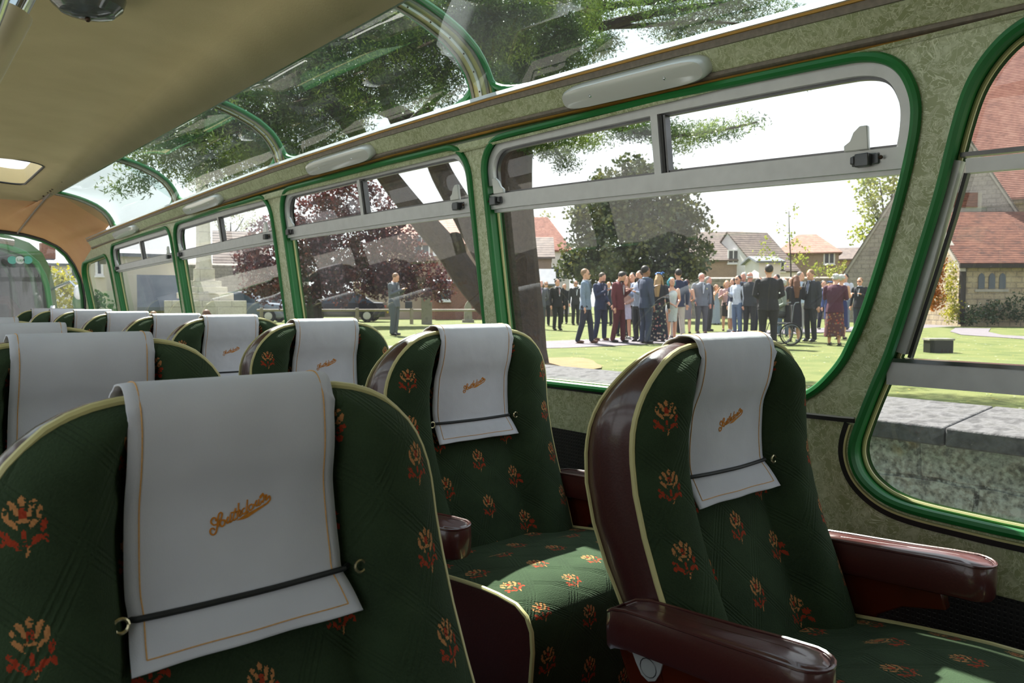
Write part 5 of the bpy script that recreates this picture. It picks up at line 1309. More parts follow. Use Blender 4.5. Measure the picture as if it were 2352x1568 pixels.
# cars
M_SILVER = mat('silver_car_paint', (150, 164, 190), .22, .3, .03, 3, coat=.6); M_NAVY = mat('dark_blue_car_paint', (34, 40, 58), .2, .2, .03, 3, coat=.8); M_BLACKP = mat('black_car_paint', (26, 28, 34), .2, .1, .03, 3, coat=.8)
M_TYRE = mat('tyre', (20, 20, 21), .8); M_TAIL = mat('red_tail_lamp', (190, 24, 24), .2); M_HEAD = mat('headlamp', (220, 226, 232), .1, .3); M_PLATE = mat('yellow_number_plate', (226, 190, 40), .5); M_BLUEG = mat('car_window', (70, 92, 116), .06, 0, .1, 1, coat=.5)
def car(label, px, d, ang, paint, L_=4.3, h=1.42, coupe=0):
    r = thing('car', label, 'car', ground(px, d) + Vector((0, 0, .0)), math.atan2(RGT.y, RGT.x) + math.radians(ang))
    prof = [(-L_/2, .45), (-L_/2 + .05, .72), (-L_/2 + .22, .84), (-L_*.30, .90), (-L_*.12, .93), (L_*.1, .94), (L_*.3, .95), (L_/2 - .1, .92), (L_/2, .7), (L_/2, .4)]
    rings = []
    for x, z in prof:
        w_ = .86 if abs(x) < L_*.42 else .76
        rings.append([Vector((x, -w_, .24)), Vector((x, -w_ - .02, z*.6)), Vector((x, -w_*.94, z)), Vector((x, -w_*.5, z + .04)), Vector((x, 0, z + .05)), Vector((x, w_*.5, z + .04)), Vector((x, w_*.94, z)), Vector((x, w_ + .02, z*.6)), Vector((x, w_, .24))])
    MB().loft(rings).build('body', paint, r, auto=50)
    gx = [(-L_*.23, .90, .74), (-L_*.09, h - .06, .60), (L_*.04, h, .60), (L_*.2, h - .03, .60), (L_*.38 if not coupe else L_*.34, .93, .70)]
    rings = [[Vector((x, -w_ - (.06 if z < 1 else 0), z)) , Vector((x, 0, z + .02)), Vector((x, w_ + (.06 if z < 1 else 0), z)), Vector((x, w_*1.12, .92)), Vector((x, -w_*1.12, .92))] for x, z, w_ in gx]
    MB().loft(rings).build('glasshouse', M_BLUEG, r, auto=30)
    rings = [[Vector((x, -w_*.98, z + .005)), Vector((x, 0, z + .035)), Vector((x, w_*.98, z + .005))] for x, z, w_ in gx[1:4]]
    MB().grid(rings).build('roof_panel', paint, r)
    for sx in (-L_*.32, L_*.31):
        for sy in (-1, 1):
            M_ = Matrix.Translation((sx, sy*.80, .31)) @ Matrix.Rotation(PI/2, 4, 'X')
            wh = MB().lathe([(.2, -.11), (.31, -.10), (.32, 0), (.31, .10), (.2, .11)], 20, M_).build('wheel', M_TYRE, r)
            MB().lathe([(.02, -.13*1), (.19, -.115), (.19, .115), (.02, .13)], 12, M_).build('hub', M_ALU, wh)
    for sy in (-1, 1):
        MB().box((L_/2 - .1, sy*.55 - .14, .66), (L_/2 + .012, sy*.55 + .14, .8)).build('tail_lamp', M_TAIL, r, bevel=.02)
        MB().box((-L_/2 - .0, sy*.6 - .16, .60), (-L_/2 + .16, sy*.6 + .14, .74)).build('headlamp', M_HEAD, r, bevel=.02)
        MB().box((-L_*.2 - .06, sy*.98 - .08, .93), (-L_*.2 + .06, sy*.98 + .08, 1.05)).build('door_mirror', paint, r, bevel=.02)
    MB().box((L_/2 + .0, -.25, .42), (L_/2 + .02, .25, .53)).build('number_plate', M_PLATE, r, smooth=False)
    return r
car('silver-blue car parked beside the stone cross', 566, 37, 180, M_SILVER, 4.2, 1.46)
car('dark blue car parked behind the beech trunk', 786, 38, 0, M_NAVY, 4.5, 1.44)
car('black car with red tail lamps and yellow number plate left of the beech trunk', 662, 44, -62, M_BLACKP, 4.3, 1.42)

# second coach parked behind
co2 = thing('parked_coach', 'green and cream vintage coach parked behind, seen through the rear window', 'coach', (.60, 10.6, ROAD))
H0 = -ROAD
out2 = []
for x, z in [(0, 1.93), (.4, 1.92), (.7, 1.89), (.92, 1.82), (1.07, 1.70), (1.15, 1.52), (1.19, 1.3), (1.215, 1.0), (1.23, .6), (1.23, 0), (1.22, -.35)]: out2.append((x, z + H0))
fo = [(-x, z) for x, z in out2[::-1]] + out2[1:]
def c2(x, z, y=0.0, s=1.0): return Vector((x * s, y + .42 * (abs(x) / 1.2) ** 2.4 + .16 * max(0, (z - H0 - .8)) , z))
ws = [(x * .925, z - (.13 if z > H0 + 1.6 else .10 if z > H0 + 1.45 else .03 if z > H0 + 1.2 else 0)) for x, z in fo if z > H0 + .55]
ws = [(x, max(z, H0 + .52)) for x, z in ws]
rows_ = [[c2(x, z) for x, z in fo], [c2(x, z, .5) for x, z in fo], [Vector((x, 6.5, z)) for x, z in fo]]
mb = MB(); mb.grid(rows_); mb.build('body_side', M_PAINT, co2)
M_LIN = noise_mat('shadowy_lining', [(70, 84, 84), (96, 112, 110)], 3, .8)  # dark colour put in for the shade inside the parked coach
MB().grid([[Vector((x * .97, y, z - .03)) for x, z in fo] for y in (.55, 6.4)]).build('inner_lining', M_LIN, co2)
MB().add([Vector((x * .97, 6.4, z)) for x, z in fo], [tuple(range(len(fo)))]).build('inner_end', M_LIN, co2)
for yy in (1.3, 3.2): MB().tube([Vector((x * .93, yy, z - .08)) for x, z in fo], .035, 8).build('inner_hoop', M_GREENRUB, co2)
def holefill(): 
    n_ = 24
    fo_d = densify(fo, .18); ws_d = densify(ws, .15)
    return fill(fo_d, [ws_d], (.2, .2), lambda x, z: c2(x, z, -.003), 'front_panel', M_PAINT, co2)
holefill()
fill(densify(ws, .15), [], (.2, .2), lambda x, z: c2(x, z, .03), 'windscreen', M_GLASS, co2)
MB().tube([c2(x, z, -.01) for x, z in ws], .035, 8, True).build('windscreen_rubber', M_GREENRUB, co2)
MB().tube([c2(x, z, -.03) for x, z in [(-.8, H0+1.80), (-.4, H0+1.835), (0, H0+1.845), (.4, H0+1.835), (.74, H0+1.80)]], .04, 8).build('destination_trim', M_BEAD, co2)
MB().box((-.025, -.04, H0 + .5), (.025, .04, H0 + 1.78)).build('centre_post', M_GREENRUB, co2, smooth=False)
for x in (.62, .80, .98):
    pass
M_TEAL = mat('teal_badge', (60, 176, 160), .5); M_WBADGE = mat('white_badge', (226, 232, 230), .5)
for i, (px, m) in enumerate(((28, M_TEAL), (46, M_WBADGE), (64, M_TEAL))):
    dr_ = at(px, 597, 1.0) - CAM; p = CAM + dr_ * (10.78 / dr_.y) - co2.location
    b = MB().lathe([(.047, -.004), (.047, .004)], 20, Matrix.Translation(p) @ Matrix.Rotation(PI/2, 4, 'X')).build('round_sticker', m, co2)
    if m is M_WBADGE:
        fc = D.curves.new('sticker_writing', 'FONT'); fc.body = 'Lay'; fc.size = .048; fc.align_x = 'CENTER'; fc.align_y = 'CENTER'; fc.extrude = .001
        tmp = D.objects.new('tmp', fc); COL.objects.link(tmp); bpy.context.view_layer.update(); me = D.meshes.new_from_object(tmp); D.objects.remove(tmp); me.materials.append(M_GREENRUB)
        fo_ = D.objects.new('sticker_writing', me); COL.objects.link(fo_); fo_.parent = b; fo_.location = p + Vector((0, -.008, 0)); fo_.rotation_euler = (PI/2, 0, 0)
mr = MB(); mp = c2(1.15, H0 + 1.25) 
mr.tube([mp, mp + Vector((.18, -.18, .10)), mp + Vector((.26, -.22, .0))], .018, 8); arm_ = mr.build('mirror_arm', M_CHROME, co2)
mm = MB(); mm.ball(mp + Vector((.30, -.22, -.16)), .15, 14, 10, (.75, .5, 1.1)); mm.build('mirror_shell', M_PAINT, arm_)
mm = MB(); mm.ball(mp + Vector((.255, -.25, -.04)), .10, 12, 8, (.55, .7, 1.0)); mm.build('mirror_cap', M_FRAMEW, arm_)
rb = MB(); rb.grid([[c2(1.12, H0 + 1.05, -.06), c2(1.17, H0 + 1.05, -.06)], [c2(1.05, H0 + .7, -.12), c2(1.16, H0 + .7, -.12)], [c2(.95, H0 + .3, -.14), c2(1.12, H0 + .3, -.14)]]); rb = rb.build('white_ribbon', M_CLOTH, co2)
md = rb.modifiers.new('t', 'SOLIDIFY'); md.thickness = .004
for k, x in enumerate((-.7, -.15, .4)):
    MB().tube([(x, 1.0 + .0, H0 + .45), (x, 1.0, H0 + 1.0), (x + .07, 1.0, H0 + 1.12), (x + .35, 1.0, H0 + 1.12), (x + .42, 1.0, H0 + 1.0), (x + .42, 1.0, H0 + .45)], .06, 8).build('seat_back', M_BURG, co2)

# ================================================================== WEDDING GUESTS
OUTK = 0.75
_cm = {}
def cloth_mat(c, rough=.85):
    key = ('c', c, rough)
    if key not in _cm: _cm[key] = mat('clothing_%d' % len(_cm), c, rough, 0, .10, 30)
    return _cm[key]
def skin_mat(c):
    if ('s', c) not in _cm: _cm[('s', c)] = mat('skin_%d' % len(_cm), tuple(min(255, v * 1.12) for v in c), .5, 0, .05, 30)
    return _cm[('s', c)]
t = NT('floral_navy'); vo = t.tex('Voronoi', t.co(), Scale=13.0)
t.base(t.mix(t.ramp(vo.outputs['Distance'], [(.30, 1.0), (.36, 0.0)]), lin((26, 28, 50)), t.ramp(vo.outputs['Color'], [(.2, lin((196, 88, 96))), (.5, lin((214, 190, 170))), (.8, lin((90, 130, 110)))])), .85); M_FLORAL = t.m
t = NT('floral_plum'); vo = t.tex('Voronoi', t.co(), Scale=16.0)
t.base(t.mix(t.ramp(vo.outputs['Distance'], [(.30, 1.0), (.40, 0.0)]), lin((92, 44, 48)), t.ramp(vo.outputs['Color'], [(.2, lin((176, 70, 52))), (.5, lin((160, 130, 90))), (.8, lin((70, 60, 90)))])), .85); M_FLORALP = t.m
M_HAIR = {k: mat('hair_' + k, c, .6, 0, .2, 60) for k, c in dict(brown=(70, 48, 36), dark=(34, 26, 24), white=(206, 204, 200), grey=(140, 134, 130), blonde=(190, 150, 104), auburn=(84, 40, 34), teal=(50, 160, 180), sandy=(150, 112, 80), longbrown=(116, 72, 46)).items()}
M_EYE = mat('eye', (40, 34, 32), .3); M_LIP = mat('lips', (150, 84, 80), .5); M_SHADES = mat('sunglasses', (16, 16, 18), .1)
def ringz(z, rx, ry, cx=0, cy=0, n=14): return [Vector((cx + rx*math.cos(2*PI*j/n), cy + ry*math.sin(2*PI*j/n), z)) for j in range(n)]
def remesh(o, v):
    md = o.modifiers.new('surface', 'REMESH'); md.mode = 'VOXEL'; md.voxel_size = v; md.use_smooth_shade = True
    s_ = o.modifiers.new('soften', 'SMOOTH'); s_.factor = .5; s_.iterations = 2
def tcap(mb, pts, r, n=10):
    mb.tube(pts, r, n)
    for p, q in ((pts[0], r[0]), (pts[-1], r[-1])): mb.ball(p, q * .98, n, 6)
ARMS = dict(down=((.138, .012, .645), (.148, -.020, .49)), clasp=((.142, .015, .645), (.035, -.125, .565)), phone=((.132, -.02, .655), (.045, -.165, .735)),
            camera=((.135, -.10, .735), (.055, -.155, .885)), behind=((.145, .03, .65), (.04, .095, .52)), pocket=((.150, .035, .65), (.118, -.02, .53)),
            cup=((.135, -.01, .65), (.08, -.15, .70)), akimbo=((.19, .03, .67), (.10, -.03, .58)), cross=((.135, -.03, .66), (-.03, -.115, .67)), up=((.15, -.09, .77), (.04, -.18, .90)))
def person(label, px, d, h, a=0, skin=(214, 160, 134), hair=('brown', 'short'), jacket=None, shirt=None, tie=None, trousers=None, dress=None, skirt=None, arms=('down', 'down'), walk=0.0,
           bow=0.0, shoes=(30, 24, 22), beard=None, shades=False, build=1.0, top=None, sit=False, extra=None, zoff=0.0, hidden=False, group='wedding guests on the churchyard lawn'):
    o0 = ground(px, d); dv = Vector((o0.x, o0.y, 0)).normalized(); rz = math.atan2(dv.y, dv.x) - PI/2 + math.radians(a)
    o0.z = gh(o0.x, o0.y) + .01 + zoff
    root = thing('person', label, 'person', o0, rz, group); B = build
    V = lambda x, y, z: Vector((x*h, y*h, z*h))
    lean = lambda p: p
    # head frame: nod about the base of the neck
    NK = V(0, .005, .845); HM = Matrix.Translation(NK) @ Matrix.Rotation(math.radians(bow), 4, 'X') @ Matrix.Translation(-NK)
    Hh = lambda x, y, z: HM @ V(x, y, z)
    def harm(sx, pose):
        e, w_ = ARMS[pose]; return V(sx*.108*B, .004, .802), V(sx*e[0]*B, e[1], e[2]), V(sx*w_[0], w_[1], w_[2])
    legs = []
    for sx in (-1, 1):
        if sit: legs.append((V(sx*.05, 0, .30), V(sx*.06, -.24, .30), V(sx*.06, -.26, .03)))
        else:
            s_ = sx * walk; legs.append((V(sx*.050*B, 0, .50), V(sx*.055*B, -.012 - s_*.10, .28), V(sx*.058*B, .012 - s_*.20, .045)))
    dz = -.20 if sit else 0
    if sit:
        _V = V; V = lambda x, y, z: _V(x, y, z + (dz if z > .45 else 0)); NK = V(0, .005, .845)
        HM = Matrix.Translation(NK) @ Matrix.Rotation(math.radians(bow), 4, 'X') @ Matrix.Translation(-NK)
    mb = MB()
    mb.loft([[HM @ p for p in ringz(zz*h + (dz*h), rx*h, ry*h, 0, cy*h)] for zz, rx, ry, cy in ((.864, .010, .012, -.030), (.870, .026, .030, -.022), (.885, .034, .042, -.014), (.905, .040, .050, -.006), (.93, .0445, .0545, 0), (.955, .045, .056, .004), (.975, .040, .050, .006), (.992, .026, .034, .006), (1.0, .010, .013, .006))])
    tcap(mb, [V(0, .012, .80), Hh(0, .008, .845) if not sit else HM @ V(0, .008, .845), HM @ V(0, .004, .89)], [.038*h, .031*h, .031*h])
    mb.ball(HM @ V(0, -.060, .918), .0095*h, 8, 6, (.8, 1.1, 1.5)); 
    for sx in (-1, 1): mb.ball(HM @ V(sx*.046, .002, .925), .011*h, 8, 6, (.5, .9, 1.4))
    if beard is None: mb.ball(HM @ V(0, -.040, .880), .017*h, 8, 6)
    mb.loft([ringz(V(0, 0, zz).z, rx*h*B, ry*h*B) for zz, rx, ry in ((.47, .075, .055), (.52, .088, .064), (.60, .076, .052), (.70, .090, .060), (.78, .098, .056), (.82, .060, .040), (.84, .034, .030))])
    for i, (hp, kn, an) in enumerate(legs):
        tcap(mb, [hp, (hp + kn)/2, kn, kn*.45 + an*.55, an], [.050*h*B, .043*h, .031*h, .030*h, .019*h])
        mb.ball(an + Vector((0, -.035*h, -.022*h)), .024*h, 8, 6, (.9, 2.2, .7))
    for sx, pose in zip((-1, 1), arms):
        s0, e0, w0 = harm(sx, pose)
        if sit: s0 = V(sx*.108*B, .004, .802); 
        tcap(mb, [s0, (s0 + e0)/2, e0, e0*.4 + w0*.6, w0], [.029*h, .026*h, .021*h, .019*h, .014*h])
        dr = (w0 - e0).normalized(); sd_ = dr.cross(Vector((0, 0, 1)) if abs(dr.z) < .8 else Vector((0, 1, 0))).normalized(); pc = w0 + dr * .026*h
        q = dr.to_track_quat('Z', 'Y').to_matrix().to_4x4()
        mb.ball((0, 0, 0), .021*h, 8, 6, (.9, .55, 1.25), Matrix.Translation(pc) @ q)
        ux = (q @ Vector((1, 0, 0, 0)).to_3d().to_4d()).to_3d() if False else (q.to_3x3() @ Vector((1, 0, 0)))
        cl = (q.to_3x3() @ Vector((0, -1, 0)))
        for k, ln in enumerate((.036, .042, .040, .032)):
            b0 = pc + ux * (k - 1.5) * .0092*h + dr * .020*h; m0 = b0 + dr * ln*.5*h + cl * .004*h; mb.tube([b0, m0, m0 + dr * ln*.4*h + cl*.012*h], [.0052*h, .005*h, .0042*h], 6)
        b0 = pc - ux * .018*h; mb.tube([b0 - dr*.006*h, b0 - ux*.010*h + dr*.012*h, b0 - ux*.012*h + dr*.026*h], [.006*h, .0055*h, .0045*h], 6)
    body = mb.build('body', skin_mat(skin), root); remesh(body, .0095)
    # face
    if shades:
        mb = MB(); mb.box((-.036*h, -.060*h, .926*h + dz*h), (.036*h, -.048*h, .941*h + dz*h), HM); mb.build('sunglasses', M_SHADES, root, bevel=.003)
    else:
        mb = MB()
        for sx in (-1, 1): mb.ball(HM @ V(sx*.017, -.050, .932), .0055*h, 8, 5, (1.3, .6, .7))
        mb.build('eyes', M_EYE, root)
    MB().ball(HM @ V(0, -.050, .896), .010*h, 8, 5, (1.3, .5, .35)).build('mouth', M_LIP, root)
    # hair
    hc, hs = hair; hm = M_HAIR[hc]
    if hs != 'bald':
        mb = MB(); up = .012 if hs == 'short' else .008
        mb.ball((0, .014*h, (.948 + up*.5 + dz)*h), .050*h, 14, 10, (1.0, 1.12, 1.12), HM)
        if hs in ('long', 'verylong'):
            L_ = .78 if hs == 'long' else .66
            mb.tube([HM @ V(0, .035, .95), HM @ V(0, .055, .90), V(0, .070, .83), V(0, .075, L_)], [.040*h, .050*h, .050*h, .028*h], 12)
            for sx in (-1, 1): mb.tube([HM @ V(sx*.040, .0, .95), HM @ V(sx*.048, -.005, .90), V(sx*.055, -.01, .83), V(sx*.06, -.03, L_ + .04)], [.018*h, .018*h, .020*h, .010*h], 8)
        if hs == 'bob':
            for sx in (-1, 0, 1): mb.tube([HM @ V(sx*.036, .03, .95), HM @ V(sx*.048, .024, .90), HM @ V(sx*.044, .02, .865)], [.030*h, .028*h, .018*h], 10)
        if hs == 'curly':
            for k in range(10): mb.ball(HM @ V(.036*math.cos(k), .02 + .03*math.sin(k*1.7), .945 + .025*math.sin(k*2.1)), .022*h, 8, 6)
        o = mb.build('hair', hm, root); remesh(o, .010)
    else:
        MB().tube([HM @ V(-.044, .0, .925), HM @ V(-.036, .040, .925), HM @ V(0, .056, .925), HM @ V(.036, .040, .925), HM @ V(.044, .0, .925)], .012*h, 8).build('hair', hm, root)
    if beard: o = MB().ball(HM @ V(0, -.030, .888), .033*h, 12, 8, (1.0, 1.0, .85)).build('beard', M_HAIR[beard], root)
    # clothes
    garment = jacket or top
    if garment:
        mb = MB(); hem = .455 if jacket else .50; fl = 1.0 if jacket else .93
        mb.loft([ringz(V(0, 0, zz).z, rx*h*B*fl, ry*h*B*fl) for zz, rx, ry in ((hem, .112, .082), (.52, .106, .078), (.60, .094, .068), (.70, .108, .074), (.77, .118, .068), (.805, .112, .058), (.83, .072, .046), (.848, .042, .038))])
        for sx, pose in zip((-1, 1), arms):
            s0, e0, w0 = harm(sx, pose); 
            if sit: s0 = V(sx*.108*B, .004, .802)
            tcap(mb, [s0, (s0 + e0)/2, e0, e0*.45 + w0*.55, w0 - (w0 - e0).normalized()*.012*h], [.040*h, .036*h, .031*h, .027*h, .022*h])
        o = mb.build('jacket' if jacket else 'shirt', cloth_mat(jacket or top), root); remesh(o, .012)
        if jacket:
            for sx in (-1, 1):
                mb = MB(); pl_ = [(0, .845), (.030, .838), (.040, .77), (.008, .66)]
                ring1 = [V(sx*x*B, -(.062 if z > .8 else .078 if z < .72 else .074)*B - .003, z) for x, z in pl_]
                mb.loft([ring1, [p + Vector((0, .008*h, 0)) for p in ring1]]); mb.build('lapel', cloth_mat(tuple(int(c*.88) for c in jacket)), root)
    if shirt:
        mb = MB(); pl_ = [(-.024, .850), (.024, .850), (.026, .79), (.005, .665), (-.005, .665), (-.026, .79)]
        r1 = [V(x*B, -(.052 if z > .84 else .079 if z < .75 else .071)*B - .002, z) for x, z in pl_]; mb.loft([r1, [p + Vector((0, .012*h, 0)) for p in r1]]); mb.build('shirt_front', cloth_mat(shirt, .7), root)
        MB().tube([HM @ V(.034*math.cos(q), .004 + .034*math.sin(q), .848) for q in [2*PI*k/12 for k in range(12)]], .009*h, 8, True).build('collar', cloth_mat(shirt, .7), root)
    if tie:
        r1 = [V(x, -(.064 if z > .82 else .084)*B - .003, z) for x, z in ((-.008, .838), (.008, .838), (.012, .72), (0, .69), (-.012, .72))]; MB().loft([r1, [p + Vector((0, .006*h, 0)) for p in r1]]).build('tie', cloth_mat(tie, .5), root)
    if trousers:
        mb = MB(); 
        if sit: mb.ball(V(0, 0, .50), .085*h, 12, 8, (1.1, .9, .8))
        else: mb.loft([ringz(zz*h, rx*h*B, ry*h*B) for zz, rx, ry in ((.455, .088, .062), (.50, .097, .070), (.56, .090, .064), (.60, .084, .058))])
        for hp, kn, an in legs: tcap(mb, [hp, (hp + kn)/2, kn, kn*.4 + an*.6, an + Vector((0, 0, .004*h))], [.062*h*B, .052*h*B, .042*h, .038*h, .034*h])
        o = mb.build('trousers', cloth_mat(trousers), root); remesh(o, .012)
    if dress or skirt:
        c, hemz, hw_ = dress or skirt; mb = MB(); prof = [(hemz, hw_, hw_*.8)]
        if hemz < .45: prof += [((hemz + .5)/2, (hw_ + .098)/2, (hw_*.8 + .075)/2)]
        prof += [(.50, .100, .076), (.56, .092, .068), (.61, .074, .058)]
        if dress: prof += [(.70, .086, .072), (.745, .088, .074), (.78, .080, .058), (.80, .074, .046)]
        mb.loft([[Vector((p.x, p.y, p.z + (.012*h*math.sin(j*2.6) if i == 0 else 0))) for j, p in enumerate(ringz(zz*h, rx*h*B, ry*h*B, n=20))] for i, (zz, rx, ry) in enumerate(prof)])
        o = mb.build('dress' if dress else 'skirt', c if not isinstance(c, tuple) else cloth_mat(c), root)
    for (hp, kn, an) in legs:
        mb = MB(); mb.ball(an + Vector((0, -.038*h, -.020*h)), .027*h, 10, 6, (.95, 2.2, .72)); mb.box((an.x - .022*h, an.y - .085*h, 0), (an.x + .022*h, an.y + .022*h, .010*h)); mb.build('shoe', cloth_mat(shoes, .4), root)
    if extra: extra(root, h, V, HM)
    return root
def fascinator(c):
    def f(root, h, V, HM):
        mb = MB()
        for k in range(9): mb.ball(HM @ V(.035*math.cos(k*1.4), .005 + .03*math.sin(k*1.4), 1.005 + .012*math.sin(k*2.2)), .020*h, 8, 5, (1.3, 1.0, .5))
        mb.tube([HM @ V(-.02, 0, 1.0), HM @ V(-.05, -.01, 1.03), HM @ V(-.08, .0, 1.01)], .006*h, 6); mb.build('fascinator', cloth_mat(c, .6), root)
    return f
def buttonhole(root, h, V, HM):
    MB().ball(V(.062, -.082, .745), .014*h, 8, 6).build('buttonhole_flower', cloth_mat((222, 220, 180)), root)

D_ = lambda fy: 1750.0 / (fy - 692.3)                       # distance of someone whose feet show at height fy
NV = (28, 34, 52); CH = (46, 48, 52); BK = (20, 20, 24); GY = (112, 116, 124); WH = (226, 230, 240); LB = (120, 138, 164)
P_ = person
P_('man in a grey suit standing alone with a phone, left of the big tree trunk', 905, 22.0, 1.80, 62, jacket=(92, 98, 108), shirt=WH, trousers=(92, 98, 108), arms=('phone', 'phone'), bow=24, hair=('sandy', 'short'), build=1.12, group=None)
P_('white-haired man in a mid-grey suit with a pink tie, leftmost of the crowd', 1242, 27.5, 1.76, 8, jacket=(104, 106, 116), shirt=WH, tie=(196, 140, 180), trousers=(84, 88, 96), hair=('white', 'short'), arms=('behind', 'behind'), skin=(212, 150, 134))
P_('man in sunglasses and dark suit just behind the white-haired man in grey', 1254, 31, 1.80, 10, jacket=(56, 58, 66), shirt=WH, trousers=BK, hair=('grey', 'short'), shades=True, arms=('behind', 'behind'))
P_('man with an open black jacket over a white shirt, second group from the left', 1280, 26.5, 1.78, 30, jacket=BK, shirt=WH, tie=(190, 150, 150), trousers=(28, 30, 34), hair=('brown', 'short'), arms=('down', 'down'), build=1.08)
P_('balding man in a black suit with folded arms at the left of the crowd', 1296, 34, 1.78, -10, jacket=BK, shirt=(60, 60, 64), trousers=BK, hair=('dark', 'bald'), arms=('clasp', 'clasp'))
P_('man in sunglasses and dark grey suit half hidden by the pale blue blazer', 1322, 32, 1.86, 20, jacket=CH, shirt=WH, trousers=(40, 42, 48), hair=('grey', 'short'), shades=True, arms=('down', 'down'))
P_('man in a pale blue blazer and navy trousers walking to the right', 1345, D_(788), 1.78, 78, jacket=(136, 154, 178), shirt=WH, tie=(30, 32, 50), trousers=(36, 40, 58), hair=('sandy', 'short'), shades=True, walk=.42, shoes=(110, 66, 44))
P_('man in a navy suit looking down at his hands beside the pale blue blazer', 1379, D_(782), 1.74, 50, jacket=(34, 50, 86), shirt=(214, 204, 224), trousers=(30, 42, 74), hair=('brown', 'short'), bow=24, arms=('phone', 'clasp'), walk=.2, shoes=(120, 76, 60), beard='brown')
P_('balding man in a dark blue suit behind the navy suited man', 1398, 31.5, 1.80, -20, jacket=(40, 48, 70), shirt=WH, trousers=(34, 38, 56), hair=('grey', 'bald'), arms=('cup', 'down'))
P_('bearded man in a burgundy suit bending his head', 1421, D_(786), 1.76, 62, jacket=(112, 40, 52), shirt=WH, trousers=(96, 38, 48), hair=('dark', 'short'), beard='dark', bow=38, arms=('down', 'phone'), walk=.25, shoes=(30, 26, 26))
P_('dark-haired man half hidden behind the burgundy suit', 1427, 22, 1.84, 20, jacket=(48, 50, 60), shirt=WH, trousers=NV, hair=('dark', 'short'))
P_('woman in a short lilac-white skirt between the burgundy and waistcoated men', 1438, 20.4, 1.66, -20, top=(200, 160, 150), skirt=((214, 210, 236), .32, .10), hair=('sandy', 'long'), shoes=(226, 224, 220), arms=('clasp', 'clasp'))
P_('man with dark hair in white shirt and grey waistcoat', 1452, 20.4, 1.76, -25, top=(206, 212, 232), trousers=(44, 44, 56), hair=('dark', 'short'), arms=('cup', 'phone'), shoes=(30, 28, 30))
P_('bearded man in a pale blue shirt left of the slate blue suit', 1468, D_(784), 1.77, -45, top=(178, 190, 216), trousers=(56, 58, 66), hair=('brown', 'short'), beard='brown', arms=('cup', 'cup'))
P_('man in a slate blue suit turned away to the right', 1483, D_(788), 1.86, 125, jacket=(66, 76, 102), shirt=(170, 190, 220), trousers=(60, 70, 96), hair=('dark', 'short'), skin=(150, 106, 84), arms=('down', 'phone'))
P_('long-haired blonde woman with a blue fascinator and floral navy skirt', 1513, D_(783), 1.70, 160, top=(26, 26, 40), skirt=(M_FLORAL, .03, .155), hair=('blonde', 'verylong'), arms=('down', 'cup'), extra=fascinator((50, 120, 200)))
P_('teal-haired woman in a white off-shoulder dress', 1543, D_(781), 1.62, 25, dress=((214, 220, 226), .30, .088), hair=('teal', 'bob'), arms=('clasp', 'clasp'), shoes=(206, 180, 160), extra=None)
P_('tall man in navy jacket and cream trousers behind the teal-haired woman', 1557, D_(777), 1.86, 200, jacket=(28, 40, 78), trousers=(206, 196, 184), hair=('dark', 'short'), shades=True, arms=('down', 'down'), walk=.25, shoes=(28, 28, 30))
P_('auburn-haired woman in a grey dress seen from behind', 1577, D_(767), 1.66, 170, dress=((130, 124, 132), .27, .085), top=None, hair=('auburn', 'curly'), arms=('clasp', 'down'), shoes=(28, 26, 28))
P_('sandy-haired guest peering from behind the navy jacket', 1562, 24, 1.70, 60, jacket=(90, 84, 90), trousers=NV, hair=('sandy', 'short'))
P_('white-haired man in a grey three-piece suit with a pale buttonhole', 1611, D_(766), 1.86, 20, jacket=(118, 124, 138), shirt=WH, tie=(200, 206, 224), trousers=(92, 92, 102), hair=('white', 'short'), arms=('pocket', 'down'), build=1.12, shoes=(100, 62, 52), skin=(206, 140, 122), extra=buttonhole)
P_('man in a dark jacket close behind the grey three-piece suit', 1627, 25.5, 1.82, 60, jacket=(46, 50, 60), trousers=(50, 52, 62), hair=('grey', 'short'), skin=(206, 140, 122))
P_('woman in a long pale blue dress raising a camera', 1645, 32, 1.68, 40, dress=((158, 168, 190), .03, .12), hair=('sandy', 'bob'), arms=('camera', 'camera'))
P_('blonde woman in a pink top and black patterned skirt', 1669, D_(760), 1.70, 0, top=(222, 180, 178), skirt=((52, 46, 46), .30, .10), hair=('blonde', 'bob'), arms=('cup', 'clasp'), shoes=(90, 50, 46))
P_('woman in a navy sleeveless top and white hem beside the pink top', 1683, D_(763), 1.74, -60, top=(44, 50, 84), skirt=((232, 230, 232), .26, .10), hair=('dark', 'bob'), shoes=(232, 232, 232), arms=('down', 'cup'))
P_('young man in sunglasses with white sleeves and blue waistcoat', 1694, D_(768), 1.76, -40, top=(216, 224, 240), trousers=(104, 124, 156), hair=('dark', 'short'), shades=True, arms=('cup', 'down'), shoes=(130, 84, 60))
P_('tall white-haired man behind the blue waistcoat', 1707, 24.8, 1.92, -30, jacket=(110, 124, 150), trousers=(100, 110, 130), hair=('white', 'short'), skin=(200, 140, 120))
P_('bald man in a charcoal suit left of the tall man in black', 1722, D_(769), 1.84, 150, jacket=(50, 54, 60), trousers=(40, 42, 46), hair=('white', 'bald'), build=1.1, arms=('cup', 'down'), skin=(206, 144, 128))
P_('tall man in a black suit with his back to the coach', 1765, D_(799), 1.79, 186, jacket=(26, 25, 30), trousers=(20, 20, 24), hair=('dark', 'short'), arms=('clasp', 'clasp'), build=1.15, walk=.1)
P_('guest with reddish hair showing between the charcoal and black suits', 1744, 24, 1.74, 10, jacket=(70, 60, 60), trousers=NV, hair=('auburn', 'short'))
P_('dark-haired guest showing past the shoulder of the tall man in black', 1782, 23, 1.78, -40, jacket=(60, 50, 50), trousers=NV, hair=('dark', 'short'), skin=(196, 132, 116))
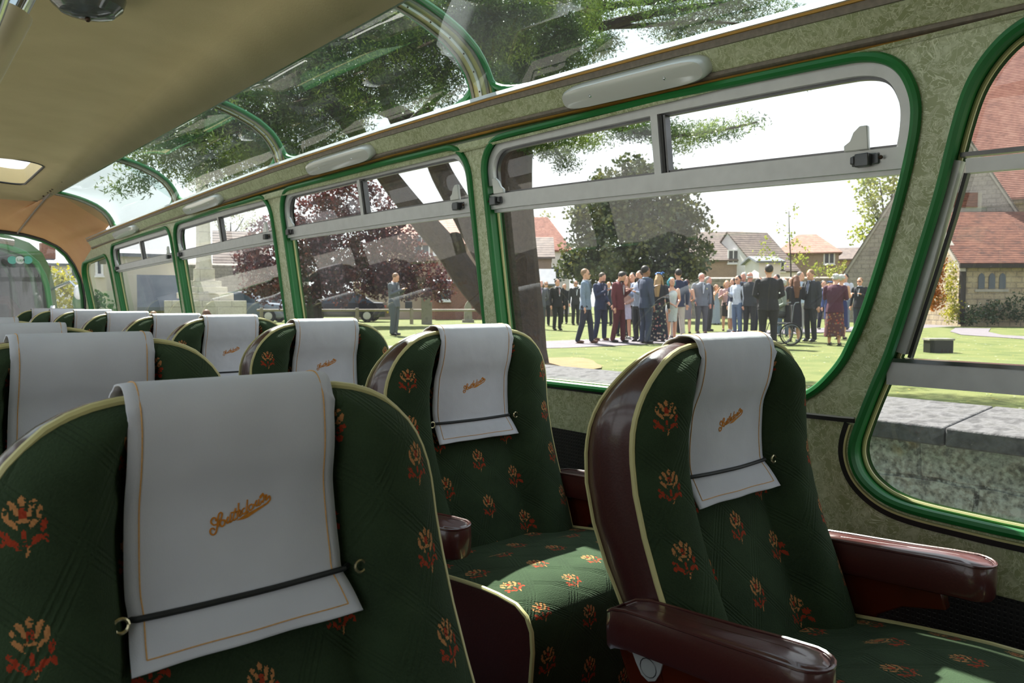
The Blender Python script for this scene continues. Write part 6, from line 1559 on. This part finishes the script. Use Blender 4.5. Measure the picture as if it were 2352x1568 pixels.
P_('blonde woman facing the coach between the black suit and the wheelchair pusher', 1800, D_(775), 1.62, 0, top=(150, 130, 120), trousers=(90, 110, 140), hair=('blonde', 'long'), arms=('cup', 'cup'), skin=(224, 156, 146))
P_('woman with long brown hair and a dark dress standing at the wheelchair', 1826, D_(786), 1.62, 200, top=(30, 28, 40), skirt=((30, 28, 44), .22, .11), hair=('longbrown', 'verylong'), arms=('cup', 'cup'), shoes=(30, 30, 34))
P_('grey-haired man in a pale blue shirt behind the charcoal waistcoated man', 1838, 22.5, 1.84, 60, top=(196, 212, 236), trousers=(190, 186, 196), hair=('grey', 'short'), shoes=(200, 200, 204))
P_('guest with short hair far behind the long-haired woman', 1817, 25, 1.78, 0, jacket=(90, 70, 60), trousers=NV, hair=('brown', 'short'))
P_('young man in a charcoal suit looking down to the left', 1863, D_(786), 1.76, -40, jacket=(48, 52, 58), shirt=(200, 210, 232), tie=(120, 130, 160), trousers=(36, 40, 46), hair=('sandy', 'short'), bow=18, arms=('phone', 'down'), shoes=(28, 28, 30))
P_('man in a slate suit beyond the young man in charcoal', 1891, 27, 1.74, 20, jacket=(70, 76, 100), shirt=(210, 204, 220), trousers=(40, 42, 60), hair=('dark', 'short'), walk=.3)
P_('woman in a large blue feathered hat near the right of the crowd', 1906, 26, 1.66, 10, top=(70, 90, 150), skirt=((60, 70, 120), .25, .11), hair=('blonde', 'bob'), extra=fascinator((44, 86, 140)))
P_('white-haired woman in a plum jacket and rust floral skirt', 1918, D_(794), 1.62, 165, jacket=(84, 34, 58), skirt=(M_FLORALP, .13, .125), hair=('white', 'curly'), bow=20, arms=('cup', 'phone'), shoes=(30, 26, 28), build=1.12)
P_('white-haired woman in a blue dress close behind the plum jacket', 1932, 19.5, 1.66, 150, dress=((44, 50, 110), .2, .11), hair=('white', 'curly'), arms=('cup', 'cup'))
P_('tall man in a white shirt and grey trousers towards the right', 1940, 27.0, 1.98, -30, top=(228, 230, 244), trousers=(130, 140, 158), hair=('dark', 'short'), arms=('cup', 'down'), build=1.05)
P_('man in glasses with a black jacket and white shirt, rightmost of the crowd', 1974, 24.5, 1.76, -20, jacket=(26, 28, 38), shirt=WH, trousers=(50, 56, 72), hair=('sandy', 'short'), shades=True, arms=('down', 'cup'))
sg = P_('elderly person in grey seated in the wheelchair', 1795, 17.9, 1.62, -78, top=(150, 158, 150), trousers=(92, 94, 92), hair=('white', 'curly'), arms=('clasp', 'clasp'), sit=True, zoff=.22, skin=(214, 170, 150))
P_('brown-haired person down on the street, seen over the fourth window seat', 474, 15.5, 1.60, 170, jacket=(60, 54, 60), trousers=NV, hair=('longbrown', 'long'), zoff=-.78, group=None)
P_('grey-haired person on the street, seen over the fifth window seat', 353, 17.5, 1.62, 150, jacket=(90, 84, 80), trousers=NV, hair=('sandy', 'short'), zoff=-.86, group=None)

# wheelchair
wc = thing('wheelchair', 'wheelchair with large grey wheels in the middle of the crowd', 'wheelchair', ground(1806, 17.6), math.atan2(RGT.y, RGT.x))
M_CHAIRF = mat('grey_tube', (130, 134, 140), .3, .7); M_CHAIRS = mat('black_canvas', (28, 28, 32), .8)
for sy in (-.28, .28):
    M_ = Matrix.Translation((.02, sy, .26)) @ Matrix.Rotation(PI/2, 4, 'X'); wh = MB().tube([M_ @ Vector((.245*math.cos(q), .245*math.sin(q), 0)) for q in [2*PI*k/28 for k in range(28)]], .018, 8, True).build('wheel', M_TYRE, wc)
    mb = MB(); mb.tube([M_ @ Vector((.21*math.cos(q), .21*math.sin(q), .03)) for q in [2*PI*k/28 for k in range(28)]], .009, 6, True)
    for k in range(14): mb.tube([M_ @ Vector((0, 0, 0)), M_ @ Vector((.235*math.cos(k*PI/7), .235*math.sin(k*PI/7), 0))], .002, 4)
    mb.build('push_rim', M_CHAIRF, wh)
    MB().tube([(.20, sy*.9, .98), (.12, sy*.9, .97), (.08, sy*.9, .9), (.04, sy*.9, .5), (-.30, sy*.9, .5), (-.42, sy*.9, .14)], .012, 8).build('frame_tube', M_CHAIRF, wc)
    MB().tube([Matrix.Translation((-.38, sy, .09)) @ Vector((.075*math.cos(q), 0, .075*math.sin(q))) for q in [2*PI*k/16 for k in range(16)]], .016, 8, True).build('castor', M_TYRE, wc)
MB().box((-.30, -.25, .48), (.06, .25, .52)).build('seat', M_CHAIRS, wc, bevel=.01); MB().box((.05, -.25, .5), (.085, .25, .92)).build('backrest', M_CHAIRS, wc, bevel=.01)
MB().tube([(-.40, -.25, .14), (-.56, -.2, .10), (-.56, .2, .10), (-.40, .25, .14)], .014, 8).build('footrest', mat('purple_tube', (90, 50, 130), .3, .4), wc)
# things in hands
ph = thing('phone', 'dark phone held by the man standing alone', 'phone', (0, 0, 0)); lone = [o for o in D.objects if o.get('label', '').startswith('man in a grey suit standing alone')][0]
ph.rotation_euler = lone.rotation_euler; ph.location = lone.location + Matrix.Rotation(lone.rotation_euler.z, 3, 'Z') @ Vector((0, -.36, 1.40)); MB().cbox((0, 0, 0), (.075, .012, .15)).build('case', M_SHADES, ph, bevel=.004)
bg_ = thing('handbag', 'small black handbag hanging beside the man standing alone', 'bag', tuple(lone.location + Vector((.33, -.26, .88)))); MB().cbox((0, 0, 0), (.22, .07, .2)).build('bag_body', M_CHAIRS, bg_, bevel=.02); MB().tube([(-.08, 0, .1), (-.06, 0, .22), (.06, 0, .22), (.08, 0, .1)], .008, 6).build('handle', M_CHAIRS, bg_)
cm_ = thing('camera', 'black camera held up by the woman in the long pale blue dress', 'camera', (0, 0, 0)); cw = [o for o in D.objects if o.get('label', '').startswith('woman in a long pale blue')][0]
cm_.rotation_euler = cw.rotation_euler; cm_.location = cw.location + Matrix.Rotation(cw.rotation_euler.z, 3, 'Z') @ Vector((0, -.34, 1.56)); MB().cbox((0, 0, 0), (.14, .07, .1)).build('camera_body', M_SHADES, cm_, bevel=.008); MB().lathe([(.035, 0), (.038, .09), (.03, .09)], 12, Matrix.Rotation(PI/2, 4, 'X')).build('lens', M_SHADES, cm_)
